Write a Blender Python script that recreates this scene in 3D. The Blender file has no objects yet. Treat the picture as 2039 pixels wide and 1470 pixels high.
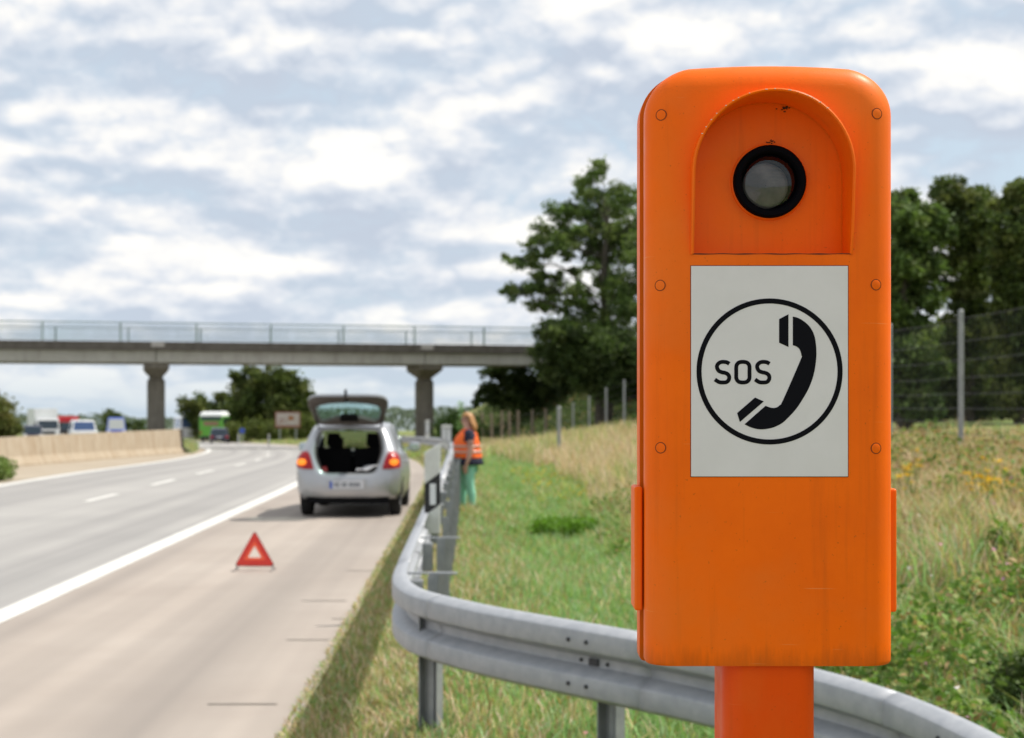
import bpy, bmesh, math, random
import numpy as np
from mathutils import Vector, Matrix

random.seed(7)
RNG = np.random.default_rng(7)
SC = bpy.context.scene
COL = SC.collection

# ------------------------------------------------------------------ camera
CAM_H = 1.75
FPX = 3000.0                      # focal length in pixels of the 2039 px wide photograph
cam_d = bpy.data.cameras.new('camera')
cam = bpy.data.objects.new('camera', cam_d)
COL.objects.link(cam)
cam.location = (0, 0, CAM_H)
cam.rotation_euler = (math.radians(90), 0, 0)
cam_d.sensor_width = 36.0
cam_d.lens = 36.0 * FPX / 2039.0
cam_d.shift_y = 77.0 / 2039.0
cam_d.clip_start = 0.05
cam_d.clip_end = 6000
cam_d.dof.use_dof = True
cam_d.dof.focus_distance = 1.79
cam_d.dof.aperture_fstop = 9.5
SC.camera = cam

SC.view_settings.view_transform = 'Standard'
SC.view_settings.look = 'None'
SC.view_settings.exposure = 0.0
SC.view_settings.gamma = 1.0
SC.render.engine = 'CYCLES'
SC.cycles.use_denoising = True
SC.cycles.max_bounces = 6
SC.cycles.transparent_max_bounces = 12
SC.cycles.caustics_reflective = False
SC.cycles.caustics_refractive = False

# ------------------------------------------------------------------ sun and sky
SUN_EL = math.radians(57)
SUN_AZ = math.radians(74)         # from +Y (view direction) towards +X (right)
sun_vec = Vector((math.sin(SUN_AZ) * math.cos(SUN_EL), math.cos(SUN_AZ) * math.cos(SUN_EL), math.sin(SUN_EL)))
sd = bpy.data.lights.new('sun', 'SUN')
sd.energy = 4.8
sd.angle = math.radians(0.5)
sd.color = (1.0, 0.95, 0.87)
so = bpy.data.objects.new('sun', sd)
COL.objects.link(so)
so.rotation_euler = (-sun_vec).to_track_quat('-Z', 'Y').to_euler()


class NT:
    """small helper for node trees"""
    def __init__(self, tree):
        self.t = tree
        tree.nodes.clear()

    def n(self, typ, **kw):
        nd = self.t.nodes.new(typ)
        for k, v in kw.items():
            setattr(nd, k, v)
        return nd

    def l(self, a, b):
        self.t.links.new(a, b)

    def math(self, op, a, b=None, clamp=False):
        nd = self.n('ShaderNodeMath', operation=op, use_clamp=clamp)
        for i, v in enumerate((a, b)):
            if v is None:
                continue
            if hasattr(v, 'is_linked'):
                self.l(v, nd.inputs[i])
            else:
                nd.inputs[i].default_value = v
        return nd.outputs[0]

    def ramp(self, fac, stops, interp='LINEAR'):
        nd = self.n('ShaderNodeValToRGB')
        cr = nd.color_ramp
        cr.interpolation = interp
        while len(cr.elements) > 1:
            cr.elements.remove(cr.elements[-1])
        cr.elements[0].position = stops[0][0]
        cr.elements[0].color = c4(stops[0][1])
        for p, c in stops[1:]:
            e = cr.elements.new(p)
            e.color = c4(c)
        self.l(fac, nd.inputs[0])
        return nd.outputs[0]

    def mix(self, fac, a, b, blend='MIX'):
        nd = self.n('ShaderNodeMix', data_type='RGBA', blend_type=blend)
        if hasattr(fac, 'is_linked'):
            self.l(fac, nd.inputs[0])
        else:
            nd.inputs[0].default_value = fac
        for i, v in ((6, a), (7, b)):
            if hasattr(v, 'is_linked'):
                self.l(v, nd.inputs[i])
            else:
                nd.inputs[i].default_value = c4(v)
        return nd.outputs[2]

    def noise(self, vec, scale, detail=3.0, rough=0.5, dist=0.0, lac=2.0):
        nd = self.n('ShaderNodeTexNoise')
        nd.inputs['Scale'].default_value = scale
        nd.inputs['Detail'].default_value = detail
        nd.inputs['Roughness'].default_value = rough
        nd.inputs['Distortion'].default_value = dist
        nd.inputs['Lacunarity'].default_value = lac
        if vec is not None:
            self.l(vec, nd.inputs['Vector'])
        return nd.outputs[0]


def c4(c):
    if isinstance(c, (int, float)):
        return (c, c, c, 1)
    return (c[0], c[1], c[2], 1)


world = bpy.data.worlds.new('World')
SC.world = world
world.use_nodes = True
w = NT(world.node_tree)
sky = w.n('ShaderNodeTexSky', sky_type='NISHITA', sun_disc=False)
sky.sun_elevation = SUN_EL
sky.sun_rotation = SUN_AZ
sky.air_density = 1.0
sky.dust_density = 1.5
sky.ozone_density = 1.0
tc = w.n('ShaderNodeTexCoord')
sep = w.n('ShaderNodeSeparateXYZ')
w.l(tc.outputs['Generated'], sep.inputs[0])
sx, sy, sz = sep.outputs
az = w.math('ARCTAN2', sx, sy)
el = w.math('ARCSINE', sz)


def cloud_vec(dz, ka, ke, off):
    """clouds laid out on azimuth / elevation, flattened towards the horizon"""
    cmb = w.n('ShaderNodeCombineXYZ')
    w.l(w.math('MULTIPLY', az, ka), cmb.inputs[0])
    e = w.math('ADD', el, dz)
    # stretch: layers get thinner near the horizon
    e2 = w.math('POWER', w.math('MAXIMUM', w.math('ADD', e, 0.02), 0.0005), 0.75)
    w.l(w.math('MULTIPLY', e2, ke), cmb.inputs[1])
    cmb.inputs[2].default_value = off
    return cmb.outputs[0]


OFF = 21.7


def density(dz, fine=6.0):
    """broad banks, cloud bodies and round billows"""
    big = w.noise(cloud_vec(dz, 2.6, 17.0, OFF + 4.1), 1.0, detail=2.0, rough=0.5, dist=0.1)
    body = w.noise(cloud_vec(dz, 8.0, 21.0, OFF + 1.3), 1.0, detail=2.0, rough=0.5, dist=0.1)
    puff = w.noise(cloud_vec(dz, 14.0, 24.0, OFF + 9.3), 1.0, detail=fine, rough=0.48)
    puff = w.math('ABSOLUTE', w.math('SUBTRACT', w.math('MULTIPLY', puff, 2.0), 1.0))
    puff2 = w.noise(cloud_vec(dz, 48.0, 60.0, OFF + 2.2), 1.0, detail=2.0, rough=0.5)
    puff2 = w.math('ABSOLUTE', w.math('SUBTRACT', w.math('MULTIPLY', puff2, 2.0), 1.0))
    d = w.math('ADD', w.math('MULTIPLY', big, 0.45), w.math('MULTIPLY', body, 0.42))
    d = w.math('ADD', d, w.math('MULTIPLY', puff, 0.30))
    return w.math('ADD', d, w.math('MULTIPLY', puff2, 0.07))


n0 = density(0.0)
n1 = density(0.010, 3.0)
n2 = density(0.034, 2.0)
mask = w.ramp(n0, [(0.33, 0.0), (0.43, 0.75), (0.51, 1.0)], 'EASE')
lit = w.math('ADD', w.math('MULTIPLY', w.math('SUBTRACT', n0, n1), 2.0),
             w.math('MULTIPLY', w.math('SUBTRACT', n0, n2), 2.7))
lit = w.math('ADD', lit, 0.42, clamp=True)
cloud_c = w.ramp(lit, [(0.05, (0.57, 0.64, 0.75)), (0.30, (0.70, 0.755, 0.84)), (0.50, (0.83, 0.86, 0.91)), (0.72, (0.98, 0.975, 0.965)), (0.9, (1.05, 1.04, 1.0))])
bg1 = w.n('ShaderNodeBackground')
bg1.inputs[1].default_value = 0.1
gap = w.mix(0.8, sky.outputs[0], (6.7, 8.05, 9.25))
w.l(gap, bg1.inputs[0])
bg2 = w.n('ShaderNodeBackground')
w.l(cloud_c, bg2.inputs[0])
bg2.inputs[1].default_value = 1.0
mx = w.n('ShaderNodeMixShader')
# clouds thin out into pale air near the horizon
horiz = w.ramp(el, [(0.0, 0.25), (0.03, 0.75), (0.07, 1.0)])
w.l(w.math('MULTIPLY', mask, horiz), mx.inputs[0])
w.l(bg1.outputs[0], mx.inputs[1])
w.l(bg2.outputs[0], mx.inputs[2])
wo = w.n('ShaderNodeOutputWorld')
w.l(mx.outputs[0], wo.inputs[0])

# ------------------------------------------------------------------ materials
MATS = {}


def mat(name, base, rough=0.6, metal=0.0, var=None, vscale=8.0, vdetail=4.0, bump=0.0, bscale=60.0,
        coat=0.0, spec=0.5, coord='Object', emit=None, stretch=None):
    """Principled material; var = second colour mixed in by noise"""
    m = bpy.data.materials.new(name)
    m.use_nodes = True
    t = NT(m.node_tree)
    out = t.n('ShaderNodeOutputMaterial')
    b = t.n('ShaderNodeBsdfPrincipled')
    t.l(b.outputs[0], out.inputs[0])
    b.inputs['Roughness'].default_value = rough
    b.inputs['Metallic'].default_value = metal
    b.inputs['Specular IOR Level'].default_value = spec
    b.inputs['Coat Weight'].default_value = coat
    b.inputs['Coat Roughness'].default_value = 0.15
    b.inputs['Base Color'].default_value = c4(base)
    tcn = t.n('ShaderNodeTexCoord')
    vec = tcn.outputs[coord]
    if stretch:
        mp = t.n('ShaderNodeMapping')
        mp.inputs['Scale'].default_value = stretch
        t.l(vec, mp.inputs[0])
        vec = mp.outputs[0]
    if var is not None:
        nz = t.noise(vec, vscale, vdetail, 0.6)
        f = t.ramp(nz, [(0.35, 0.0), (0.68, 1.0)])
        t.l(t.mix(f, base, var), b.inputs['Base Color'])
    if bump > 0:
        bn = t.n('ShaderNodeBump')
        bn.inputs['Strength'].default_value = bump
        bn.inputs['Distance'].default_value = 0.02
        t.l(t.noise(vec, bscale, 4.0, 0.6), bn.inputs['Height'])
        t.l(bn.outputs[0], b.inputs['Normal'])
    if emit:
        b.inputs['Emission Color'].default_value = c4(emit[0])
        b.inputs['Emission Strength'].default_value = emit[1]
    MATS[name] = m
    return m


def leaf_mat(name, rough=0.65, trans=0.3):
    """leaf / blade material that reads its own colour from the mesh"""
    m = bpy.data.materials.new(name)
    m.use_nodes = True
    t = NT(m.node_tree)
    out = t.n('ShaderNodeOutputMaterial')
    b = t.n('ShaderNodeBsdfPrincipled')
    b.inputs['Roughness'].default_value = rough
    b.inputs['Specular IOR Level'].default_value = 0.25
    a = t.n('ShaderNodeAttribute', attribute_name='tint')
    t.l(a.outputs['Color'], b.inputs['Base Color'])
    tr = t.n('ShaderNodeBsdfTranslucent')
    t.l(t.mix(1.0, a.outputs['Color'], (1.0, 1.10, 0.72), 'MULTIPLY'), tr.inputs['Color'])
    ms = t.n('ShaderNodeMixShader')
    ms.inputs[0].default_value = trans
    t.l(b.outputs[0], ms.inputs[1])
    t.l(tr.outputs[0], ms.inputs[2])
    t.l(ms.outputs[0], out.inputs[0])
    MATS[name] = m
    return m


def glass_mat(name, tint, gloss=0.12, rough=0.03):
    m = bpy.data.materials.new(name)
    m.use_nodes = True
    t = NT(m.node_tree)
    out = t.n('ShaderNodeOutputMaterial')
    tr = t.n('ShaderNodeBsdfTransparent')
    tr.inputs[0].default_value = c4(tint)
    g = t.n('ShaderNodeBsdfGlossy')
    g.inputs['Roughness'].default_value = rough
    g.inputs['Color'].default_value = (0.9, 0.95, 0.95, 1)
    lw = t.n('ShaderNodeLayerWeight')
    lw.inputs[0].default_value = 0.25
    ms = t.n('ShaderNodeMixShader')
    t.l(t.math('ADD', t.math('MULTIPLY', lw.outputs['Fresnel'], 0.5), gloss * 0.5), ms.inputs[0])
    t.l(tr.outputs[0], ms.inputs[1])
    t.l(g.outputs[0], ms.inputs[2])
    t.l(ms.outputs[0], out.inputs[0])
    MATS[name] = m
    return m


# ------------------------------------------------------------------ mesh helpers
class MB:
    """collects verts / faces and links them as ONE mesh object"""
    def __init__(self):
        self.v, self.f, self.mi = [], [], []

    def add(self, verts, faces, mi=0):
        o = len(self.v)
        self.v.extend([tuple(p) for p in verts])
        for fc in faces:
            self.f.append(tuple(i + o for i in fc))
            self.mi.append(mi)
        return o

    def box(self, c, s, rz=0.0, mi=0, taper=1.0, rx=0.0):
        x, y, z = s[0] / 2, s[1] / 2, s[2] / 2
        pts = []
        for sz_ in (-1, 1):
            k = taper if sz_ > 0 else 1.0
            for ax, ay in ((-1, -1), (1, -1), (1, 1), (-1, 1)):
                pts.append(Vector((ax * x * k, ay * y * k, sz_ * z)))
        M = Matrix.Translation(Vector(c)) @ Matrix.Rotation(rz, 4, 'Z') @ Matrix.Rotation(rx, 4, 'X')
        self.add([M @ p for p in pts], [(3, 2, 1, 0), (4, 5, 6, 7), (0, 1, 5, 4), (1, 2, 6, 5), (2, 3, 7, 6), (3, 0, 4, 7)], mi)
        return self

    def loft(self, rings, closed=True, cap0=True, cap1=True, mi=0):
        n = len(rings[0])
        vs = [p for r in rings for p in r]
        fs = []
        for i in range(len(rings) - 1):
            for j in range(n if closed else n - 1):
                a, b = i * n + j, i * n + (j + 1) % n
                fs.append((a, b, b + n, a + n))
        if cap0 and closed:
            fs.append(tuple(reversed(range(n))))
        if cap1 and closed:
            k = (len(rings) - 1) * n
            fs.append(tuple(range(k, k + n)))
        self.add(vs, fs, mi)
        return self

    def tube(self, pts, rad, n=8, mi=0, cap=True):
        pts = [Vector(p) for p in pts]
        if not isinstance(rad, (list, tuple)):
            rad = [rad] * len(pts)
        rings = []
        for i, p in enumerate(pts):
            d = (pts[min(i + 1, len(pts) - 1)] - pts[max(i - 1, 0)]).normalized()
            up = Vector((0, 0, 1)) if abs(d.z) < 0.95 else Vector((0, 1, 0))
            a = d.cross(up).normalized()
            b = a.cross(d).normalized()
            rings.append([p + (a * math.cos(2 * math.pi * k / n) + b * math.sin(2 * math.pi * k / n)) * rad[i] for k in range(n)])
        return self.loft(rings, True, cap, cap, mi)

    def prism(self, poly, y0, y1, mi=0):
        """poly of (x, z) extruded from y0 (front) to y1 (back)"""
        n = len(poly)
        vs = [(x, y0, z) for x, z in poly] + [(x, y1, z) for x, z in poly]
        fs = [tuple(range(n)), tuple(reversed(range(n, 2 * n)))]
        for j in range(n):
            k = (j + 1) % n
            fs.append((k, j, j + n, k + n))
        self.add(vs, fs, mi)
        return self

    def build(self, name, mats, parent=None, smooth=False, bevel=0.0, seg=2, angle=35, loc=None, fixn=True):
        me = bpy.data.meshes.new(name)
        me.from_pydata(self.v, [], self.f)
        if not isinstance(mats, (list, tuple)):
            mats = [mats]
        for m in mats:
            me.materials.append(MATS[m] if isinstance(m, str) else m)
        if len(mats) > 1:
            me.polygons.foreach_set('material_index', self.mi)
        if fixn:
            bm = bmesh.new()
            bm.from_mesh(me)
            bmesh.ops.recalc_face_normals(bm, faces=bm.faces)
            bm.to_mesh(me)
            bm.free()
        o = bpy.data.objects.new(name, me)
        COL.objects.link(o)
        if parent is not None:
            o.parent = parent
        if loc is not None:
            o.location = loc
        if smooth:
            me.polygons.foreach_set('use_smooth', [True] * len(me.polygons))
            if angle:
                me.set_sharp_from_angle(angle=math.radians(angle))
        if bevel > 0:
            bv = o.modifiers.new('bevel', 'BEVEL')
            bv.width = bevel
            bv.segments = seg
            bv.limit_method = 'ANGLE'
            bv.angle_limit = math.radians(40)
        return o


def ring(cx, cy, z, rx, ry, n=16, rz=0.0):
    out = []
    for k in range(n):
        a = 2 * math.pi * k / n
        x, y = rx * math.cos(a), ry * math.sin(a)
        out.append((cx + x * math.cos(rz) - y * math.sin(rz), cy + x * math.sin(rz) + y * math.cos(rz), z))
    return out


def tag(o, label=None, cat=None, group=None, kind=None):
    if label:
        o['label'] = label
    if cat:
        o['category'] = cat
    if group:
        o['group'] = group
    if kind:
        o['kind'] = kind
    return o


def empty(name, loc=(0, 0, 0), rz=0.0):
    o = bpy.data.objects.new(name, None)
    o.empty_display_size = 0.2
    COL.objects.link(o)
    o.location = loc
    o.rotation_euler = (0, 0, rz)
    return o


def copy_tree(o, parent=None):
    c = o.copy()
    COL.objects.link(c)
    if parent is not None:
        c.parent = parent
    for ch in list(o.children):
        copy_tree(ch, c)
    return c


# ------------------------------------------------------------------ the course of the motorway
def curve_c(d):
    d = np.asarray(d, dtype=float)
    q = 0.0014 * np.maximum(0, np.minimum(d, 140) - 30) ** 2
    return q + np.maximum(0, d - 140) * 0.308


def z_base(d):
    d = np.asarray(d, dtype=float)
    u = np.clip(d - 34, 0, 12)
    z = -0.0162 * u * u / 24.0
    z = z - 0.0162 * np.clip(d - 46, 0, 5000)
    return z


def road_x(s, d):
    return s - 0.0283 * d - curve_c(d)


def sm(x):
    x = np.clip(x, 0, 1)
    return x * x * (3 - 2 * x)


EDGE = -0.963


def ground_z(X, d):
    """height of the ground at world X, distance d"""
    X = np.asarray(X, dtype=float)
    d = np.asarray(d, dtype=float)
    s = X + 0.0283 * d + curve_c(d)
    t = s - EDGE
    near = 1 - sm((d - 8) / 12.0)
    z = sm(t / 0.9) * (-0.12 + 0.32 * near)
    slope = 0.168 * (1 - 0.74 * sm((d - 60) / 18.0))
    z = z + np.clip(t - 2.0, 0, 9) * slope + np.clip(t - 11, 0, 60) * 0.02
    z = z + 5.2 * sm((t - 9.2) / 13.0) * sm((d - 58) / 28.0) * (1 - sm((d - 128) / 30.0))
    # left side beyond the opposite carriageway
    l = -s - 29
    z = z + np.clip(l, 0, 12) * 0.05
    z = z + 5.0 * sm((l - 4) / 12.0) * sm((d - 70) / 22.0) * (1 - sm((d - 108) / 22.0))
    return z + z_base(d)


def road_pt(s, d, z=0.0):
    return (float(road_x(s, d)), float(d), float(z_base(d)) + z)


def world_at(px, py, d):
    """point of the place that was measured at this pixel of the photograph, at distance d"""
    return Vector(((px - 1019.5) / FPX * d, d, CAM_H - (py - 812.0) / FPX * d))


# ------------------------------------------------------------------ setting materials
def surf_mat(name, stops, nscale=0.6, fine=40.0, finew=0.25, rough=0.9, bump=0.3, streak=None, coord='UV'):
    m = bpy.data.materials.new(name)
    m.use_nodes = True
    t = NT(m.node_tree)
    out = t.n('ShaderNodeOutputMaterial')
    b = t.n('ShaderNodeBsdfPrincipled')
    t.l(b.outputs[0], out.inputs[0])
    b.inputs['Roughness'].default_value = rough
    b.inputs['Specular IOR Level'].default_value = 0.2
    tcn = t.n('ShaderNodeTexCoord')
    vec = tcn.outputs[coord]
    big = t.noise(vec, nscale, 5.0, 0.6)
    col = t.ramp(big, stops)
    fn = t.noise(vec, fine, 3.0, 0.7)
    g = t.math('ADD', t.math('MULTIPLY', fn, 2 * finew), 1 - finew)
    cg = t.n('ShaderNodeCombineXYZ')
    for i in range(3):
        t.l(g, cg.inputs[i])
    col = t.mix(1.0, col, cg.outputs[0], 'MULTIPLY')
    if streak:
        mp = t.n('ShaderNodeMapping')
        mp.inputs['Scale'].default_value = streak[0]
        t.l(vec, mp.inputs[0])
        sn = t.noise(mp.outputs[0], 1.0, 3.0, 0.5)
        f = t.ramp(sn, [(0.42, 0.0), (0.7, streak[2])])
        col = t.mix(f, col, streak[1])
    t.l(col, b.inputs['Base Color'])
    if bump > 0:
        bn = t.n('ShaderNodeBump')
        bn.inputs['Strength'].default_value = bump
        bn.inputs['Distance'].default_value = 0.01
        t.l(fn, bn.inputs['Height'])
        t.l(bn.outputs[0], b.inputs['Normal'])
    MATS[name] = m
    return m


surf_mat('lane_concrete', [(0.3, (0.33, 0.318, 0.302)), (0.7, (0.385, 0.368, 0.348))], 0.35, 60, 0.08,
         streak=((1.6, 0.012, 1), (0.22, 0.212, 0.207), 0.7))
surf_mat('shoulder_concrete', [(0.3, (0.36, 0.308, 0.266)), (0.7, (0.425, 0.370, 0.322))], 0.5, 80, 0.10,
         streak=((1.3, 0.02, 1), (0.24, 0.212, 0.19), 0.75))
surf_mat('apron_concrete', [(0.3, (0.33, 0.27, 0.20)), (0.7, (0.42, 0.36, 0.28))], 0.5, 30, 0.2)
surf_mat('earth', [(0.25, (0.10, 0.16, 0.035)), (0.45, (0.15, 0.20, 0.05)), (0.62, (0.22, 0.21, 0.08)), (0.8, (0.30, 0.24, 0.12))], 0.35, 25, 0.35, coord='Object')
surf_mat('road_paint', [(0.3, (0.58, 0.565, 0.53)), (0.7, (0.70, 0.685, 0.645))], 2.0, 60, 0.1)
surf_mat('tar', [(0.3, (0.19, 0.17, 0.145)), (0.7, (0.27, 0.24, 0.21))], 3.0, 60, 0.2)


def strip(name, s0, s1, ds, z, material, cols=1, kind='structure'):
    """a sheet that follows the road between offsets s0..s1 (numbers or functions of d)"""
    f0 = s0 if callable(s0) else (lambda d: s0)
    f1 = s1 if callable(s1) else (lambda d: s1)
    vs, fs, uv = [], [], []
    for d in ds:
        for k in range(cols + 1):
            s = f0(d) + (f1(d) - f0(d)) * k / cols
            vs.append(road_pt(s, d, z))
            uv.append((s, d))
    c = cols + 1
    for i in range(len(ds) - 1):
        for k in range(cols):
            fs.append((i * c + k, i * c + k + 1, (i + 1) * c + k + 1, (i + 1) * c + k))
    me = bpy.data.meshes.new(name)
    me.from_pydata(vs, [], fs)
    ul = me.uv_layers.new(name='UVMap')
    for lp in me.loops:
        ul.data[lp.index].uv = uv[lp.vertex_index]
    me.materials.append(MATS[material])
    o = bpy.data.objects.new(name, me)
    COL.objects.link(o)
    if kind:
        o['kind'] = kind
    return o


# ground: one sheet out to the horizon
def build_ground():
    ss = np.concatenate([np.array([-2500, -1200, -600, -300, -150, -90, -70]), np.arange(-60, -30, 3.0),
                         np.arange(-29, -12, 1.5), np.array([-11.3, -11.0, -8, -5, -2.2, -1.4]),
                         np.arange(EDGE, 3.0, 0.15), np.arange(3.0, 14, 0.5), np.arange(14, 40, 2.0),
                         np.array([45, 60, 80, 120, 200, 400, 900, 2500])])
    ds = np.concatenate([np.array([-60, -30, -12, -6, -3]), np.arange(-1.5, 20, 0.4), np.arange(20, 60, 1.0),
                         np.arange(60, 240, 3.0), np.array([250, 270, 300, 350, 420, 520, 700, 1000, 1600, 2600, 4500])])
    S, D = np.meshgrid(ss, ds)
    X = road_x(S, np.maximum(D, -60))
    Z = ground_z(X, D) - 0.012
    bumps = 0.03 * np.sin(X * 3.1 + D * 0.7) * np.sin(D * 2.3 + X) * (S > -0.6) * (D < 40)
    Z = Z + bumps
    on = (S < EDGE + 0.01) & (S > -11.2)
    Z = np.where(on, z_base(D) - 0.03, Z)
    vs = np.stack([X, D, Z], -1).reshape(-1, 3)
    r, c = S.shape
    idx = np.arange(r * c).reshape(r, c)
    fs = np.stack([idx[:-1, :-1], idx[:-1, 1:], idx[1:, 1:], idx[1:, :-1]], -1).reshape(-1, 4)
    me = bpy.data.meshes.new('ground')
    me.from_pydata(vs.tolist(), [], fs.tolist())
    me.polygons.foreach_set('use_smooth', [True] * len(me.polygons))
    me.materials.append(MATS['earth'])
    o = bpy.data.objects.new('ground', me)
    COL.objects.link(o)
    o['kind'] = 'structure'
    return o


build_ground()
DS = [-50, -20, -8] + [x for x in range(0, 60, 3)] + [x for x in range(60, 260, 4)]
strip('road', -10.75, -3.93, DS, 0.0, 'lane_concrete', 4)
strip('hard_shoulder', -3.93, lambda d: EDGE + 0.02 * math.sin(d * 2.1), [x * 0.5 for x in range(-20, 120)] + DS[23:], 0.0, 'shoulder_concrete', 3)
strip('edge_line', -4.06, -3.80, DS, 0.004, 'road_paint')
strip('median_line', -10.62, -10.38, DS, 0.004, 'road_paint')
strip('median_apron', lambda d: -15.2 if d < 84 else -13.2, -10.75, DS, -0.004, 'apron_concrete')
strip('opposite_road', -28.0, -15.6, DS, 0.006, 'lane_concrete', 4)
strip('opposite_edge_line', -16.1, -15.9, DS, 0.011, 'road_paint')
for dc, L in ((29.3, 2.4), (35.4, 2.8), (41.9, 3.2), (51, 3.4), (59.7, 3.6), (71, 4), (84, 4), (99, 4), (114, 4), (130, 4)):
    strip('lane_dash', -7.21, -7.07, [dc - L / 2, dc, dc + L / 2], 0.004, 'road_paint')
for (pa, pb, py) in ((413, 552, 1403), (570, 655, 1275), (600, 690, 1197), (660, 730, 1233), (690, 745, 1137)):
    d = CAM_H * FPX / (py - 812)
    sa, sb = [(p - 1019.5) / FPX * d + 0.0283 * d for p in (pa, pb)]
    strip('tar_seam', sa, sb, [d - 0.012, d + 0.02], 0.004, 'tar')

# ------------------------------------------------------------------ emergency telephone post
ORANGE = dict(rough=0.38, coat=0.25, spec=0.4)


def orange_paint(name, c1, c2, dirt_bottom=True):
    m = bpy.data.materials.new(name)
    m.use_nodes = True
    t = NT(m.node_tree)
    out = t.n('ShaderNodeOutputMaterial')
    b = t.n('ShaderNodeBsdfPrincipled')
    t.l(b.outputs[0], out.inputs[0])
    b.inputs['Specular IOR Level'].default_value = 0.14
    b.inputs['Coat Weight'].default_value = 0.03
    b.inputs['Coat Roughness'].default_value = 0.3
    tcn = t.n('ShaderNodeTexCoord')
    v = tcn.outputs['Object']
    col = t.mix(t.ramp(t.noise(v, 9.0, 5.0, 0.6), [(0.35, 0.0), (0.7, 1.0)]), c1, c2)
    # run-off streaks and grime flecks
    mp = t.n('ShaderNodeMapping')
    mp.inputs['Scale'].default_value = (60, 60, 3)
    t.l(v, mp.inputs[0])
    st = t.ramp(t.noise(mp.outputs[0], 1.0, 4.0, 0.6), [(0.55, 0.0), (0.8, 0.22)])
    col = t.mix(st, col, (0.30, 0.06, 0.008))
    fl = t.ramp(t.noise(v, 240.0, 2.0, 0.5), [(0.70, 0.0), (0.78, 0.35)])
    col = t.mix(fl, col, (0.20, 0.05, 0.01))
    mpz = t.n('ShaderNodeSeparateXYZ')
    t.l(v, mpz.inputs[0])
    edge_w = t.n('ShaderNodeMapping')
    edge_w.inputs['Scale'].default_value = (90, 90, 14)
    t.l(v, edge_w.inputs[0])
    wob = t.math('MULTIPLY', t.noise(edge_w.outputs[0], 1.0, 3.0, 0.6), 0.045)
    low = t.math('SUBTRACT', mpz.outputs[2], wob)
    gr = t.ramp(t.math('SUBTRACT', low, ZB - 0.23), [(0.0, 0.55), (0.012, 0.35), (0.03, 0.0)])
    if dirt_bottom:
        col = t.mix(gr, col, (0.26, 0.06, 0.008))
    # chalky fading in soft patches
    ch = t.ramp(t.noise(v, 4.5, 4.0, 0.6), [(0.50, 0.0), (0.78, 0.26)])
    col = t.mix(ch, col, (0.95, 0.33, 0.06))
    # fine scratches
    mp2 = t.n('ShaderNodeMapping')
    mp2.inputs['Rotation'].default_value = (0, 0.6, 0)
    mp2.inputs['Scale'].default_value = (12, 12, 420)
    t.l(v, mp2.inputs[0])
    sc = t.ramp(t.noise(mp2.outputs[0], 1.0, 2.0, 0.5), [(0.74, 0.0), (0.78, 0.25)])
    col = t.mix(sc, col, (0.85, 0.42, 0.16))
    t.l(col, b.inputs['Base Color'])
    rg = t.ramp(t.noise(v, 25.0, 5.0, 0.65), [(0.3, 0.34), (0.7, 0.55)])
    t.l(rg, b.inputs['Roughness'])
    bn = t.n('ShaderNodeBump')
    bn.inputs['Strength'].default_value = 0.06
    bn.inputs['Distance'].default_value = 0.002
    t.l(t.noise(v, 420.0, 2.0, 0.5), bn.inputs['Height'])
    t.l(bn.outputs[0], b.inputs['Normal'])
    MATS[name] = m


ZB = CAM_H - (1328 - 812.0) / FPX * 1.78
orange_paint('orange_paint', (0.96, 0.152, 0.0002), (0.87, 0.128, 0.0002))
orange_paint('orange_post_paint', (0.80, 0.080, 0.0004), (0.72, 0.068, 0.0004), False)
mat('seam_black', (0.012, 0.008, 0.006), 0.8)
mat('sign_white', (0.73, 0.698, 0.725), 0.5, var=(0.685, 0.655, 0.675), vscale=14, spec=0.25)
mat('symbol_black', (0.004, 0.004, 0.007), 0.7, spec=0.1)
mat('rubber_black', (0.003, 0.003, 0.005), 0.8, spec=0.05)
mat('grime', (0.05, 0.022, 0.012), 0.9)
mat('rivet_gap', (0.16, 0.028, 0.004), 0.9)
mat('chipped', (0.75, 0.62, 0.5), 0.7)
mat('lens_core', (0.085, 0.08, 0.076), 0.3, var=(0.19, 0.175, 0.165), vscale=30, vdetail=3, spec=0.3)
glass_mat('lens_glass', (0.80, 0.81, 0.83), 0.06, 0.02)

D0 = 1.78


def fp(px, py, d=D0):
    """front plane of the box: pixel of the photograph -> (x, z)"""
    return ((px - 1019.5) / FPX * d, CAM_H - (py - 812.0) / FPX * d)


XL, XR = 0.1590, 0.4538
XC = (XL + XR) / 2
ZT = fp(0, 133, D0 + 0.027)[1]
ZB = fp(0, 1328)[1]


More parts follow.
